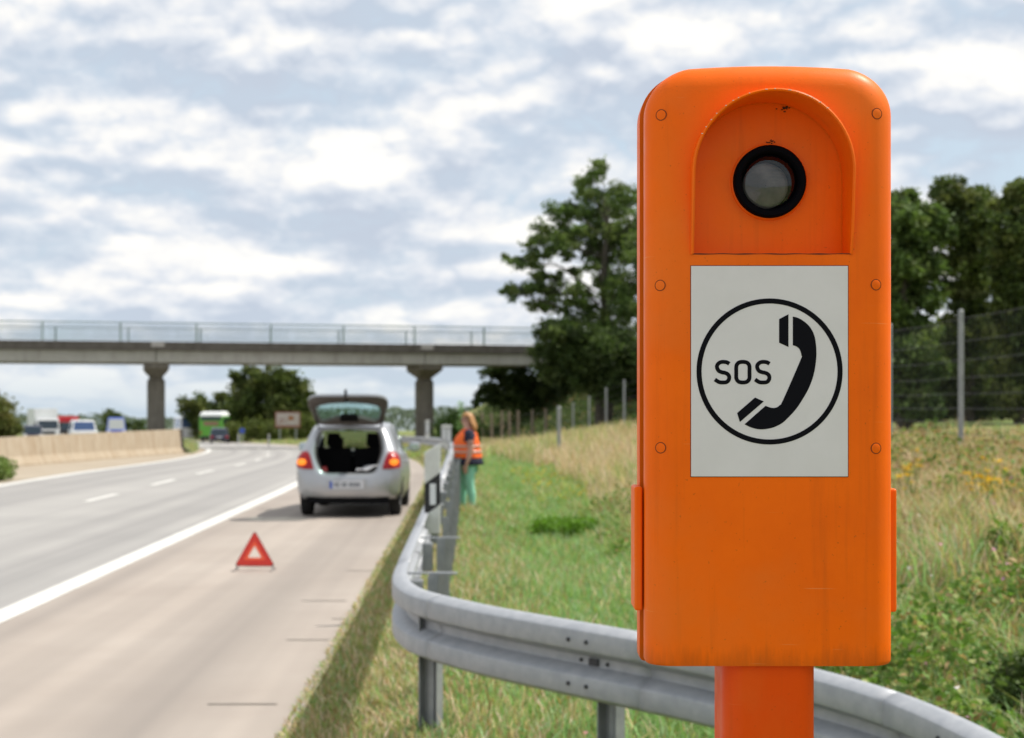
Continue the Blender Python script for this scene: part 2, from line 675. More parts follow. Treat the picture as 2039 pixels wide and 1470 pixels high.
def box_outline(e, grow=0.0, eb=0.0):
    """outline of the housing seen from the front, shrunk by e at sides and top; (x, z)"""
    hw = (XR - XL) / 2 - e + grow
    R = max(0.052 - e * 0.72, 0.012)
    arch = 0.0085
    ztop = ZT - e + grow
    zb = ZB + eb - grow
    pts = []
    rb = 0.0055
    # bottom left corner
    for k in range(5):
        a = math.pi * 1.5 - k / 4 * math.pi / 2
        pts.append((XC - hw + rb + rb * math.cos(a), zb + rb + rb * math.sin(a)))
    zs = zb + (ztop - zb) * np.linspace(0.06, 0.9, 8)
    for z in zs:
        pts.append((XC - hw, z))

    def topz(x):
        return ztop - arch * ((x - XC) / hw) ** 2
    n = 12
    czl = topz(XC - hw) - R
    for k in range(n + 1):
        a = math.pi - k / n * math.pi / 2
        x = XC - hw + R + R * math.cos(a)
        z = czl + R * math.sin(a)
        k2 = k / n
        z = z + (topz(x) - topz(XC - hw)) * k2 ** 1.5
        pts.append((x, z))
    for x in np.linspace(XC - hw + R, XC + hw - R, 12)[1:-1]:
        pts.append((x, topz(x)))
    left = [p for p in pts if p[0] < XC - hw + R + 1e-6][5 + 8:5 + 8 + n + 1]
    for p in reversed(left):
        pts.append((2 * XC - p[0], p[1]))
    for z in reversed(zs):
        pts.append((XC + hw, z))
    for k in range(5):
        a = 0 - k / 4 * math.pi / 2
        pts.append((XC + hw - rb + rb * math.cos(a), zb + rb + rb * math.sin(a)))
    return pts


# hood opening, traced once: arch with straight sides
HX0, HX1 = fp(1379, 0)[0], fp(1694, 0)[0]
HZB = fp(0, 506)[1]
HXC, HR = (HX0 + HX1) / 2, (HX1 - HX0) / 2
HZC = fp(0, 346)[1]
HTOP = fp(0, 189)[1]


def hood_arch(off=0.0, n=36):
    """open line from bottom left over the arch to bottom right; (x, z)"""
    pts = [(HX0 - off, HZB), (HX0 - off, HZB + (HZC - HZB) * 0.33), (HX0 - off, HZB + (HZC - HZB) * 0.66)]
    for k in range(n + 1):
        a = math.pi - math.pi * k / n
        pts.append((HXC + (HR + off) * math.cos(a), HZC + (HTOP - HZC + off) * math.sin(a)))
    pts += [(HX1 + off, HZB + (HZC - HZB) * 0.66), (HX1 + off, HZB + (HZC - HZB) * 0.33), (HX1 + off, HZB)]
    return pts


phone_base_z = float(ground_z(XC, D0 + 0.05))
phone = tag(empty('emergency_phone', (XC, D0 + 0.06, phone_base_z)),
            'orange roadside emergency telephone with white SOS handset sign on thick orange post', 'emergency phone')
PO = Vector((XC, D0 + 0.06, phone_base_z))


def pl(v):
    """world -> phone local"""
    return (v[0] - PO.x, v[1] - PO.y, v[2] - PO.z)


# front shell with rounded front edges and the hood opening cut out
FR = 0.034
bm = bmesh.new()
loops = []
for th in [0, 12, 25, 38, 52, 66, 79, 90]:
    a = math.radians(th)
    e = FR * (1 - math.cos(a))
    y = FR - FR * 0.80 * math.sin(a)
    e_b = 0.0008 * (1 - math.cos(a))
    loops.append([bm.verts.new(pl((x, D0 - FR * 0.2 + y, z))) for x, z in box_outline(e, eb=e_b)])
back = [bm.verts.new(pl((x, D0 + 0.041, z))) for x, z in box_outline(0)]
loops.insert(0, back)
for A, B in zip(loops[:-1], loops[1:]):
    n = len(A)
    for j in range(n):
        k = (j + 1) % n
        bm.faces.new((A[j], A[k], B[k], B[j]))
front = loops[-1]
hole = [bm.verts.new(pl((x, D0, z))) for x, z in hood_arch()]
edges = []
for lp in (front, hole):
    for j in range(len(lp)):
        e = bm.edges.get((lp[j], lp[(j + 1) % len(lp)])) or bm.edges.new((lp[j], lp[(j + 1) % len(lp)]))
        edges.append(e)
bmesh.ops.triangle_fill(bm, edges=edges, use_beauty=True)
# recess wall
RD = 0.042
inner = [bm.verts.new(pl((x, D0 + RD, z))) for x, z in hood_arch(0.0)]
for j in range(len(hole)):
    k = (j + 1) % len(hole)
    bm.faces.new((hole[j], hole[k], inner[k], inner[j]))
cv = bm.verts.new(pl((HXC, D0 + RD, HZC - 0.01)))
for j in range(len(inner)):
    bm.faces.new((inner[j], inner[(j + 1) % len(inner)], cv))
bmesh.ops.recalc_face_normals(bm, faces=bm.faces)
me = bpy.data.meshes.new('housing')
bm.to_mesh(me)
bm.free()
me.materials.append(MATS['orange_paint'])
me.polygons.foreach_set('use_smooth', [True] * len(me.polygons))
me.set_sharp_from_angle(angle=math.radians(28))
o = bpy.data.objects.new('housing', me)
COL.objects.link(o)
o.parent = phone

# rear case behind a dark seam
m = MB()
m.loft([[pl((x, D0 + y, z)) for x, z in box_outline(e, grow=g)] for y, e, g in
        ((0.061, 0.0, 0.0015), (0.061, 0.0, 0.003), (0.100, 0.0, 0.003), (0.106, 0.004, 0.0))])
m.build('rear_case', 'orange_paint', phone, smooth=True, angle=30)
m = MB()
m.loft([[pl((x, D0 + y, z)) for x, z in box_outline(0.006, eb=0.004)] for y in (0.0445, 0.070)])
m.build('seam_gasket', 'seam_black', phone)

# hood: a thin lip standing out of the front, deepest at the top
m = MB()
ao, ai = hood_arch(0.0022), hood_arch(-0.0012)
ringsl = []
for (xo, zo), (xi, zi) in zip(ao, ai):
    u = min(max((zo - HZB) / (HTOP - HZB), 0), 1)
    pr = 0.002 + 0.027 * u ** 0.8
    ringsl.append([pl((xo, D0 + 0.003, zo)), pl((xo, D0 - pr, zo)), pl((xo * 0.5 + xi * 0.5, D0 - pr - 0.0012, zo * 0.5 + zi * 0.5)), pl((xi, D0 - pr, zi)), pl((xi, D0 + RD - 0.001, zi))])
m.loft(ringsl, closed=False)
# chipped paint along the crown of the lip
hood = m.build('hood', 'orange_paint', phone, smooth=True, angle=50)
m = MB()
random.seed(3)
for j in range(8, 30):
    if random.random() < 0.75:
        (xo, zo), (xi, zi) = ao[j], ai[j]
        u = (zo - HZB) / (HTOP - HZB)
        pr = 0.002 + 0.027 * u ** 0.8
        q = random.random()
        xa = xo * (1 - q) + ao[j + 1][0] * q
        za = zo * (1 - q) + ao[j + 1][1] * q
        m.box(pl((xa - 0.0005, D0 - pr - 0.0009, za - 0.0012)), (0.0012 + 0.002 * random.random(), 0.0006, 0.0009))
m.build('paint_chips', 'chipped', hood)
# grime in the crack under the hood and at its crown
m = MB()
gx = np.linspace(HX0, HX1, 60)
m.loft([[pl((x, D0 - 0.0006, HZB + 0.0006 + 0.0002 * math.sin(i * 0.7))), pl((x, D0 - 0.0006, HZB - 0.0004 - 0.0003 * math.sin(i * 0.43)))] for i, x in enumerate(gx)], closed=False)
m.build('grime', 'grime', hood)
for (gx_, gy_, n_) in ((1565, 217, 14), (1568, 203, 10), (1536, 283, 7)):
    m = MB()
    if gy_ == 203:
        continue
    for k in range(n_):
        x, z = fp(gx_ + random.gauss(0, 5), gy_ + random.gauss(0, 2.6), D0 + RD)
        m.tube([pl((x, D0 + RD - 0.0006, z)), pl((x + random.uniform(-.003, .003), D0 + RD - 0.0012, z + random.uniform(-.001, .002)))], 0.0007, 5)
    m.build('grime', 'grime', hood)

# lens in a black rubber ring
lx, lz = fp(1532, 362, D0 + RD - 0.004)
yl = D0 + RD
Rl = 72 / FPX * (D0 + RD - 0.01)


def lathe(prof, n=48):
    mm = MB()
    rings_ = []
    for r, y in prof:
        rings_.append([pl((lx + r * math.cos(2 * math.pi * k / n), yl + y, lz + r * math.sin(2 * math.pi * k / n))) for k in range(n)])
    mm.loft(rings_, True, False, False)
    return mm


lathe([(Rl + 0.003, -0.0003), (Rl + 0.0022, -0.002), (Rl + 0.0005, -0.0026), (Rl, -0.001)]).build('lens_collar', 'orange_paint', phone, smooth=True)
lens = lathe([(Rl, 0.0), (Rl, -0.010), (Rl - 0.002, -0.012), (Rl - 0.007, -0.012), (Rl - 0.0095, -0.009), (Rl - 0.0105, -0.0012), (0.020, -0.0008), (0.0002, -0.0008)]).build('lens_ring', 'rubber_black', phone, smooth=True, angle=40)
rc = 45 / FPX * D0
core = lathe([(rc * 1.04, -0.0009), (rc, -0.003), (rc * 0.86, -0.0042), (rc * 0.5, -0.0053), (rc * 0.2, -0.0058), (0.0005, -0.006)]).build('lens', 'lens_core', lens, smooth=True, angle=0)
core.location = (-0.0048, 0, -0.0050)
core.data.materials[0] = MATS['lens_core']
rg_ = Rl - 0.0098
lathe([(rg_, -0.0060), (rg_ * 0.9, -0.0088), (rg_ * 0.7, -0.0114), (rg_ * 0.45, -0.0132), (rg_ * 0.2, -0.0140), (0.0005, -0.0142)]).build('glass_cover', 'lens_glass', lens, smooth=True, angle=0)

# rivets: painted plugs sitting in a thin dark groove
for (rx_, ry_) in ((1317, 228), (1747, 226), (1315, 568), (1745, 567), (1316, 892), (1745, 893)):
    x, z = fp(rx_, ry_)
    rr = 11.0 / FPX * D0
    # outside the flat the front already curves back: set the plug square to the surface
    left = x < XC
    edge = min(x - XL, XR - x)
    ca = max(0.0, 1 - edge / FR)
    sa = math.sqrt(1 - ca * ca)
    sgn = -1 if left else 1
    ctr = Vector((x, D0 + 0.8 * FR * (1 - sa), z))
    nrm = Vector((sgn * 0.8 * ca, -sa, 0)).normalized()
    u_ = Vector((-nrm.y, nrm.x, 0))
    n = 28
    for nm, prof, mt in (('rivet', [(0.00001, 0.0006), (rr * 0.6, 0.0006), (rr * 0.88, 0.0002), (rr * 0.93, -0.003)], 'orange_paint'),
                         ('groove', [(rr * 0.88, 0.00012), (rr * 1.03, 0.00012), (rr * 1.04, -0.003)], 'rivet_gap')):
        mm = MB()
        mm.loft([[pl(ctr + u_ * (r * math.cos(2 * math.pi * k / n)) + Vector((0, 0, r * math.sin(2 * math.pi * k / n))) + nrm * h) for k in range(n)] for r, h in prof], True, False, False)
        if nm == 'rivet':
            rv = mm.build(nm, mt, phone, smooth=True, angle=40)
        else:
            mm.build(nm, mt, rv, smooth=True)

# sign plate with ring, lettering and handset
m = MB()
(x0, z1), (x1, z0) = fp(1376, 530), fp(1688, 949)
m.box(pl(((x0 + x1) / 2, D0 - 0.0006, (z0 + z1) / 2)), (x1 - x0, 0.0012, z1 - z0))
plate = m.build('sign_plate', 'sign_white', phone, bevel=0.0003, seg=1)
m = MB()
t_ = 0.0007
for (ax, az_, bx_, bz_) in ((x0 - t_, z0 - t_, x1 + t_, z0), (x0 - t_, z1, x1 + t_, z1 + t_), (x0 - t_, z0, x0, z1), (x1, z0, x1 + t_, z1)):
    m.box(pl(((ax + bx_) / 2, D0 - 0.0002, (az_ + bz_) / 2)), (bx_ - ax, 0.0005, bz_ - az_))
m.build('plate_edge_grime', 'grime', plate)
YS = D0 - 0.00125


def sign_pt(zx, zy):
    return fp(1360 + zx / 3.341, 520 + zy / 3.341)


m = MB()
cx_, cz_ = sign_pt(574.5, 735)
ro, ri = 485.5 / 3.341 / FPX * D0, 452 / 3.341 / FPX * D0
n = 96
m.loft([[pl((cx_ + r * math.cos(2 * math.pi * k / n), y, cz_ + r * math.sin(2 * math.pi * k / n))) for k in range(n)] for r, y in ((ri, YS + 0.0001), (ri, YS - 0.0003), (ro, YS - 0.0003), (ro, YS + 0.0001))], True, False, False)
m.build('ring', 'symbol_black', plate)


def ribbon(mm, zpts, wpx, closed=False):
    """a flat stroke of constant width through photo-measured points of the sign"""
    P = [Vector(sign_pt(*p)) for p in zpts]
    # resample with Catmull-Rom so that bends are round
    out = []
    n_ = len(P)
    rng = range(n_ if closed else n_ - 1)
    for i in rng:
        if closed:
            a, b, c, d = P[(i - 1) % n_], P[i], P[(i + 1) % n_], P[(i + 2) % n_]
        else:
            a, b, c, d = P[max(i - 1, 0)], P[i], P[i + 1], P[min(i + 2, n_ - 1)]
        for k in range(5):
            t = k / 5
            out.append(0.5 * ((2 * b) + (c - a) * t + (2 * a - 5 * b + 4 * c - d) * t * t + (3 * b - a - 3 * c + d) * t ** 3))
    if not closed:
        out.append(P[-1])
    hw = wpx / 3.341 / FPX * D0 / 2
    L, R = [], []
    m_ = len(out)
    for i, p in enumerate(out):
        if closed:
            dr = (out[(i + 1) % m_] - out[(i - 1) % m_]).normalized()
        else:
            dr = (out[min(i + 1, m_ - 1)] - out[max(i - 1, 0)]).normalized()
        nrm = Vector((-dr.y, dr.x))
        L.append(p + nrm * hw)
        R.append(p - nrm * hw)
    vs = []
    for p in L + R:
        vs.append(pl((p.x, YS - 0.0003, p.y)))
    fs = []
    for i in range(m_ if closed else m_ - 1):
        j = (i + 1) % m_
        fs.append((i, j, m_ + j, m_ + i))
    mm.add(vs, fs)


def sgl(dx):
    S = [(307, 684), (290, 674), (264, 671), (243, 676), (227, 692), (226, 712), (238, 731), (258, 740), (278, 744), (296, 753), (306, 770), (303, 790), (289, 805), (264, 808), (238, 805), (211, 788)]
    mm = MB()
    ribbon(mm, [(x + dx, y) for x, y in S], 26)
    return mm


sgl(0).build('letter', 'symbol_black', plate)
sgl(267).build('letter', 'symbol_black', plate)
m = MB()
O_ = [(353, 740), (353, 705), (358, 688), (372, 675), (397, 671), (422, 675), (436, 688), (441, 705), (441, 740), (441, 774), (436, 791), (422, 804), (397, 808), (372, 804), (358, 791), (353, 774)]
ribbon(m, O_, 26, True)
m.build('letter', 'symbol_black', plate)


def smooth_poly(pts, corner, sub=6):
    """polygon whose points not in corner are rounded with Catmull-Rom"""
    out = []
    n_ = len(pts)
    for i in range(n_):
        b, c = Vector(pts[i]), Vector(pts[(i + 1) % n_])
        a = Vector(pts[(i - 1) % n_]) if i not in corner else b
        d = Vector(pts[(i + 2) % n_]) if (i + 1) % n_ not in corner else c
        if i in corner and (i + 1) % n_ in corner:
            out.append(tuple(b))
            continue
        for k in range(sub):
            t = k / sub
            out.append(tuple(0.5 * ((2 * b) + (c - a) * t + (2 * a - 5 * b + 4 * c - d) * t * t + (3 * b - a - 3 * c + d) * t ** 3)))
    return out


hs = [(729, 370), (764, 379), (805, 403), (842, 438), (868, 485), (881, 540), (886, 615), (880, 690), (865, 765), (838, 840), (800, 910),
      (750, 985), (690, 1050), (650, 1083), (590, 1110), (515, 1120), (455, 1108), (408, 1086), (548, 963), (585, 976), (618, 975), (643, 958), (664, 925), (779, 662), (786, 628), (775, 590), (755, 570), (729, 561)]
hp = smooth_poly(hs, {0, 17, 18, 27})
m = MB()
for poly in (hp, [(638, 387), (700, 354), (700, 572), (638, 544)], [(359, 1011), (478, 908), (536, 934), (377, 1071)]):
    P = [sign_pt(*p) for p in poly]
    bmp = bmesh.new()
    vv = [bmp.verts.new(pl((x, YS - 0.0003, z))) for x, z in P]
    ee = [bmp.edges.new((vv[i], vv[(i + 1) % len(vv)])) for i in range(len(vv))]
    bmesh.ops.triangle_fill(bmp, edges=ee, use_beauty=True)
    bmp.verts.index_update()
    m.add([v.co[:] for v in bmp.verts], [[v.index for v in f.verts] for f in bmp.faces])
    bmp.free()
m.build('handset_symbol', 'symbol_black', plate)

# grip flaps on both flanks
for (xa, xb, pt_, pb_) in ((XL - 0.0115, XL - 0.0016, 968, 1213), (XR - 0.0004, XR + 0.0100, 972, 1216)):
    m = MB()
    za, zb_ = fp(0, pt_, D0 + 0.05)[1], fp(0, pb_, D0 + 0.05)[1]
    m.box(pl(((xa + xb) / 2, D0 + 0.062, (za + zb_) / 2)), (xb - xa, 0.055, za - zb_))
    m.build('side_flap', 'orange_paint', phone, bevel=0.003, seg=3)

# post
m = MB()
hw, r, py_ = 0.0552, 0.024, D0 + 0.062
prof = []
for cx0, cy0, a0 in ((hw - r, hw - r, 0), (-hw + r, hw - r, 90), (-hw + r, -hw + r, 180), (hw - r, -hw + r, 270)):
    for k in range(7):
        a = math.radians(a0 + 90 * k / 6)
        prof.append((cx0 + r * math.cos(a), cy0 + r * math.sin(a)))
px_c = 0.3071
m.loft([[(px_c - PO.x + x, py_ - PO.y + y, z) for x, y in prof] for z in (-0.25, ZB - PO.z + 0.02)])
m.build('post', 'orange_post_paint', phone, smooth=True, angle=30)
m = MB()
m.box((0.0, 0.0, 0.02), (0.26, 0.24, 0.05))
m.build('base_plate', 'orange_post_paint', phone, bevel=0.008)

# ------------------------------------------------------------------ guardrail
mat('galvanised', (0.32, 0.335, 0.36), 0.5, 0.15, var=(0.40, 0.41, 0.43), vscale=16, bump=0.05, bscale=200)
mat('galvanised_dull', (0.26, 0.275, 0.29), 0.55, 0.25, var=(0.36, 0.37, 0.38), vscale=10)
mat('bolt_dark', (0.05, 0.05, 0.055), 0.6, 0.2)

RS = -0.335                         # offset of the beam's face from the road frame
path = []
for d in [96, 88, 80, 72, 65, 59, 54, 49, 45, 41, 37, 33, 29, 25, 21, 18, 15, 12.6, 11, 9.8, 8.9]:
    path.append((float(road_x(RS, d)), d, float(z_base(d)) + 0.89))
ctrl = [(-0.570, 8.4, .89), (-0.552, 7.95, .89), (-0.515, 7.55, .89), (-0.445, 7.25, .885), (-0.35, 7.05, .88), (-0.2, 6.83, .875), (-0.04, 6.62, .87), (0.24, 6.33, .86),
        (0.503, 6.07, .85), (0.80, 5.80, .83), (1.11, 5.48, .80), (1.33, 5.15, .775), (1.46, 4.74, .755), (1.52, 4.3, .74), (1.55, 3.8, .72)]
P = [Vector(p) for p in path[-1:] + ctrl]
for i in range(1, len(P) - 1):
    a, b, c, d = P[max(i - 1, 0)], P[i], P[i + 1], P[min(i + 2, len(P) - 1)]
    for k in range(5):
        t = k / 5
        path.append(tuple(0.5 * ((2 * b) + (c - a) * t + (2 * a - 5 * b + 4 * c - d) * t * t + (3 * b - a - 3 * c + d) * t ** 3)))
path.append(ctrl[-1])
RP = [(0.0, 0.006), (0.004, 0.001), (0.026, 0.0), (0.034, 0.002), (0.066, 0.016), (0.074, 0.024), (0.077, 0.034), (0.078, 0.092), (0.075, 0.101), (0.066, 0.107), (0.012, 0.132), (0.005, 0.137),
      (0.003, 0.146), (0.003, 0.168), (0.005, 0.176), (0.012, 0.181), (0.066, 0.204), (0.075, 0.210), (0.078, 0.219), (0.077, 0.276), (0.074, 0.286), (0.066, 0.294), (0.034, 0.308), (0.026, 0.310), (0.004, 0.309), (0.0, 0.304)]


def rail_frame(i):
    p = Vector(path[i])
    a, b = Vector(path[max(i - 1, 0)]), Vector(path[min(i + 1, len(path) - 1)])
    d = (b - a)
    d.z = 0
    d.normalize()
    # traffic side: to the right hand of the direction of travel along this path (far -> near is westwards)
    nrm = Vector((d.y, -d.x, 0))
    return p, d, nrm


rail = tag(empty('guardrail', (path[20][0], path[20][1], 0.0)),
           'galvanised steel guardrail with two-wave beam, running along the verge and bending away round the phone', 'guardrail')
RO = Vector((path[20][0], path[20][1], 0.0))


def beam(i0, i1, off=0.0):
    rings_ = []
    for i in range(i0, i1 + 1):
        p, d, nrm = rail_frame(i)
        rings_.append([p + nrm * (u + off) + Vector((0, 0, -v)) - RO for u, v in RP])
    mm = MB()
    mm.loft(rings_, closed=False)
    ob = mm.build('beam', 'galvanised', rail, smooth=True, angle=25)
    sl = ob.modifiers.new('thickness', 'SOLIDIFY')
    sl.thickness = 0.005
    sl.offset = 0
    return ob


NPTH = len(path)
cuts = [0, 4, 8, 11, 14, 16, 18, 21, 42, 62, 76, NPTH - 1]
cuts = [c for c in cuts if c < NPTH - 1] + [NPTH - 1]
for a, b in zip(cuts[:-1], cuts[1:]):
    beam(a, b)
# splice plates, bolts and spare holes on the bend
plen = [0.0]
for i in range(1, NPTH):
    plen.append(plen[-1] + (Vector(path[i]) - Vector(path[i - 1])).length)


def nearest_i(X, d):
    return min(range(NPTH), key=lambda i: (path[i][0] - X) ** 2 + (path[i][1] - d) ** 2)


for (X, dd) in ((0.29, 6.28), (0.36, 6.21), (1.44, 4.83), (1.49, 4.6)):
    i = nearest_i(X, dd)
    p, dr, nrm = rail_frame(i)
    sh = (Vector((X, dd, 0)) - Vector((p.x, p.y, 0))).dot(dr)
    for v in (0.065, 0.246):
        q = p + dr * sh + nrm * 0.077 + Vector((0, 0, -v)) - RO
        mm = MB()
        mm.tube([q, q + nrm * 0.010], [0.011, 0.008], 8)
        mm.build('bolt', 'bolt_dark', rail, smooth=True)
for k, (X, dd) in enumerate(((0.27, 6.30), (0.325, 6.245), (0.39, 6.18), (1.02, 5.57))):
    i = nearest_i(X, dd)
    p, dr, nrm = rail_frame(i)
    q = p + nrm * 0.006 + Vector((0, 0, -0.157)) - RO
    mm = MB()
    if k == 1:
        mm.box(q + nrm * 0.004, (0.05, 0.012, 0.028), math.atan2(dr.y, dr.x))
        mm.build('bolt_plate', 'bolt_dark', rail)
    else:
        mm.tube([q, q + nrm * 0.008], [0.009, 0.007], 8)
        mm.build('bolt', 'bolt_dark', rail, smooth=True)


def sigma_post(X, d, ang, ztop, zbot, w=0.10, dp=0.055):
    """rolled C-shaped post: web with two flanges and lips"""
    t = 0.006
    prof_ = [(-w / 2, -dp), (-w / 2, 0), (-w * 0.2, 0), (-w * 0.12, -0.018), (w * 0.12, -0.018), (w * 0.2, 0), (w / 2, 0), (w / 2, -dp), (w / 2 - t, -dp), (w / 2 - t, -t),
             (w * 0.2 - 0.002, -t), (w * 0.12 + 0.002, -0.018 - t), (-w * 0.12 - 0.002, -0.018 - t), (-w * 0.2 + 0.002, -t), (-w / 2 + t, -t), (-w / 2 + t, -dp)]
    c, s_ = math.cos(ang), math.sin(ang)
    mm = MB()
    mm.loft([[(X + x * c - y * s_ - RO.x, d + x * s_ + y * c - RO.y, z) for x, y in prof_] for z in (zbot, ztop)])
    return mm


for d in [8.1, 10.3, 12.4, 14.5, 16.6, 18.6, 20.6, 22.6, 24.6, 26.6, 28.6, 30.6, 32.6, 34.6, 36.6, 38.6, 42.6, 46.6, 50.6, 54.6]:
    X = float(road_x(RS + 0.115, d))
    zt = float(z_base(d)) + 0.85
    zb = float(ground_z(X, d)) - 0.1
    sigma_post(X, d, math.radians(88), zt, zb, 0.10, 0.055).build('post', 'galvanised_dull', rail)
    mm = MB()
    mm.box((X - 0.065 - RO.x, d - RO.y, zt - 0.12), (0.07, 0.10, 0.19))
    mm.build('spacer', 'galvanised_dull', rail, bevel=0.006)
    if d in (8.1, 10.3):
        mm = MB()
        mm.box((X + 0.02 - RO.x, d - 0.02 - RO.y, zt + 0.013), (0.27, 0.03, 0.010), rz=-0.03)
        mm.build('strap', 'galvanised', rail)
for (X, d, ang) in ((-0.372, 7.16, -0.45), (0.43, 6.27, -0.72), (1.20, 5.52, -0.85)):
    i = nearest_i(X, d)
    sigma_post(X, d, ang + 0.0, path[i][2] - 0.05, float(ground_z(X, d)) - 0.15, 0.10, 0.06).build('post', 'galvanised_dull', rail)

# ------------------------------------------------------------------ delineators
mat('post_white', (0.70, 0.71, 0.68), 0.5, var=(0.60, 0.60, 0.56), vscale=9)
mat('post_grey', (0.42, 0.43, 0.43), 0.5)
mat('post_black', (0.014, 0.014, 0.016), 0.5)
mat('reflector', (0.72, 0.74, 0.76), 0.25)


def delineator(loc, h, rz, label, group=None, w=0.13, small=False):
    root = tag(empty('delineator', loc, rz), label, 'delineator', group)
    t = 0.035
    zs = 0.42 * h
    zb = 0.86 * h if small else 0.545 * h
    sl = 0.095 if not small else 0.02

    def slab(z0a, z0b, z1a, z1b, y, tk):
        mm = MB()
        x0_, x1_ = -w / 2, w / 2
        mm.loft([[(x0_, -y, z0a), (x1_, -y, z0b), (x1_, tk, z0b), (x0_, tk, z0a)], [(x0_, -y, z1a), (x1_, -y, z1b), (x1_, tk, z1b), (x0_, tk, z1a)]])
        return mm
    zl = 0.20 * h
    slab(0, 0, zl, zl + sl, 0, t).build('lower_body', 'post_white', root, bevel=0.006)
    bl = slab(zl, zl + sl, zb, zb + sl, 0.0015, t + 0.001).build('band' if small else 'black_band', 'post_grey' if small else 'post_black', root)
    slab(zb, zb + sl, h - sl * 0.8, h, 0, t).build('top_body', 'post_white', root, bevel=0.006)
    mm = MB()
    mm.box((0.005, -0.005, (zl + zb) / 2 + sl * 0.5), (w * 0.38, 0.006, (zb - zl) * 0.68))
    mm.build('reflector', 'reflector', bl, bevel=0.002)
    return root


dX = float(road_x(RS - 0.01, 12.4)) + 0.045
delineator((dX, 12.3, 0.72), 0.74, 0.0, 'white guide post head with black slanted band, bolted on the guardrail beside the silver car')
for k, (px, py, d, h) in enumerate(((851, 872, 52, 0.62), (884, 889, 40, 0.58), (893, 893, 38, 0.60))):
    p = world_at(px, py, d)
    lab = ['small white reflector head on the far guardrail in front of the bridge pillar', 'small white reflector head on the far guardrail, left of the close pair beside the woman',
           'small white reflector head on the far guardrail, nearest to the woman'][k]
    delineator(tuple(p), h, 0, lab, 'reflector heads on the far guardrail', 0.15, True)
for (px, d, lab) in ((475, 128, 'white guide post at the far roadside between the coach and the billboard'), (535, 112, 'white guide post at the far roadside just left of the billboard')):
    X = (px - 1019.5) / FPX * d
    delineator((X, d, float(z_base(d)) - 0.05), 1.0, -0.3, lab, 'far roadside guide posts', 0.14, True)

# ------------------------------------------------------------------ overpass
def concrete_mat(name, c1, c2, stain, sfac=0.6):
    m = bpy.data.materials.new(name)
    m.use_nodes = True
    t = NT(m.node_tree)
    out = t.n('ShaderNodeOutputMaterial')
    b = t.n('ShaderNodeBsdfPrincipled')
    t.l(b.outputs[0], out.inputs[0])
    b.inputs['Roughness'].default_value = 0.9
    b.inputs['Specular IOR Level'].default_value = 0.2
    tcn = t.n('ShaderNodeTexCoord')
    v = tcn.outputs['Object']
    col = t.mix(t.ramp(t.noise(v, 1.6, 5.0, 0.65), [(0.35, 0.0), (0.7, 1.0)]), c1, c2)
    mp = t.n('ShaderNodeMapping')
    mp.inputs['Scale'].default_value = (2.2, 2.2, 0.22)
    t.l(v, mp.inputs[0])
    col = t.mix(t.ramp(t.noise(mp.outputs[0], 1.0, 5.0, 0.65), [(0.48, 0.0), (0.75, sfac)]), col, stain)
    t.l(col, b.inputs['Base Color'])
    bn = t.n('ShaderNodeBump')
    bn.inputs['Strength'].default_value = 0.25
    bn.inputs['Distance'].default_value = 0.02
    t.l(t.noise(v, 9.0, 5.0, 0.7), bn.inputs['Height'])
    t.l(bn.outputs[0], b.inputs['Normal'])
    MATS[name] = m


concrete_mat('bridge_fascia', (0.105, 0.092, 0.08), (0.15, 0.135, 0.118), (0.05, 0.043, 0.038))
concrete_mat('bridge_girder', (0.36, 0.345, 0.31), (0.43, 0.415, 0.38), (0.22, 0.205, 0.18), 0.5)
concrete_mat('pillar_concrete', (0.17, 0.155, 0.135), (0.23, 0.21, 0.185), (0.09, 0.08, 0.07))
concrete_mat('wall_concrete', (0.37, 0.30, 0.215), (0.45, 0.38, 0.29), (0.29, 0.20, 0.12), 0.8)
concrete_mat('light_patch', (0.40, 0.37, 0.35), (0.46, 0.43, 0.40), (0.3, 0.28, 0.26))
mat('railing_green', (0.30, 0.38, 0.36), 0.6)
mat('asphalt', (0.06, 0.06, 0.06), 0.9, var=(0.09, 0.09, 0.085), vscale=3)

BA, BB = Vector((-32.7, 96.2, 0)), Vector((2.1, 105.0, 0))
bdir = (BB - BA).normalized()
brot = math.atan2(bdir.y, bdir.x)
bnrm = Vector((-bdir.y, bdir.x, 0))           # away from the camera
ZDT, ZDM, ZDB = CAM_H + 4.33, CAM_H + 3.76, CAM_H + 2.97
bridge = tag(empty('overpass', (BA.x, BA.y, 0), brot), 'concrete road overpass with dark weathered edge beam and thin railings crossing the motorway', 'bridge')
X0b, X1b, BW = -60.0, 50.0, 6.4
m = MB()
m.box(((X0b + X1b) / 2, 0.35, (ZDT + ZDM) / 2), (X1b - X0b, 0.70, ZDT - ZDM))
m.box(((X0b + X1b) / 2, BW - 0.35, (ZDT + ZDM) / 2), (X1b - X0b, 0.70, ZDT - ZDM))
m.build('edge_beam', 'bridge_fascia', bridge, bevel=0.03)
m = MB()
m.box(((X0b + X1b) / 2, BW / 2, ZDM + 0.15), (X1b - X0b, BW - 1.404, 0.5))
m.build('deck', 'asphalt', bridge)


def along(px):
    """where the near face of the bridge passes this bearing"""
    k = (px - 1019.5) / FPX
    # BA.x + t*bdir.x = k*(BA.y + t*bdir.y)
    return (k * BA.y - BA.x) / (bdir.x - k * bdir.y)


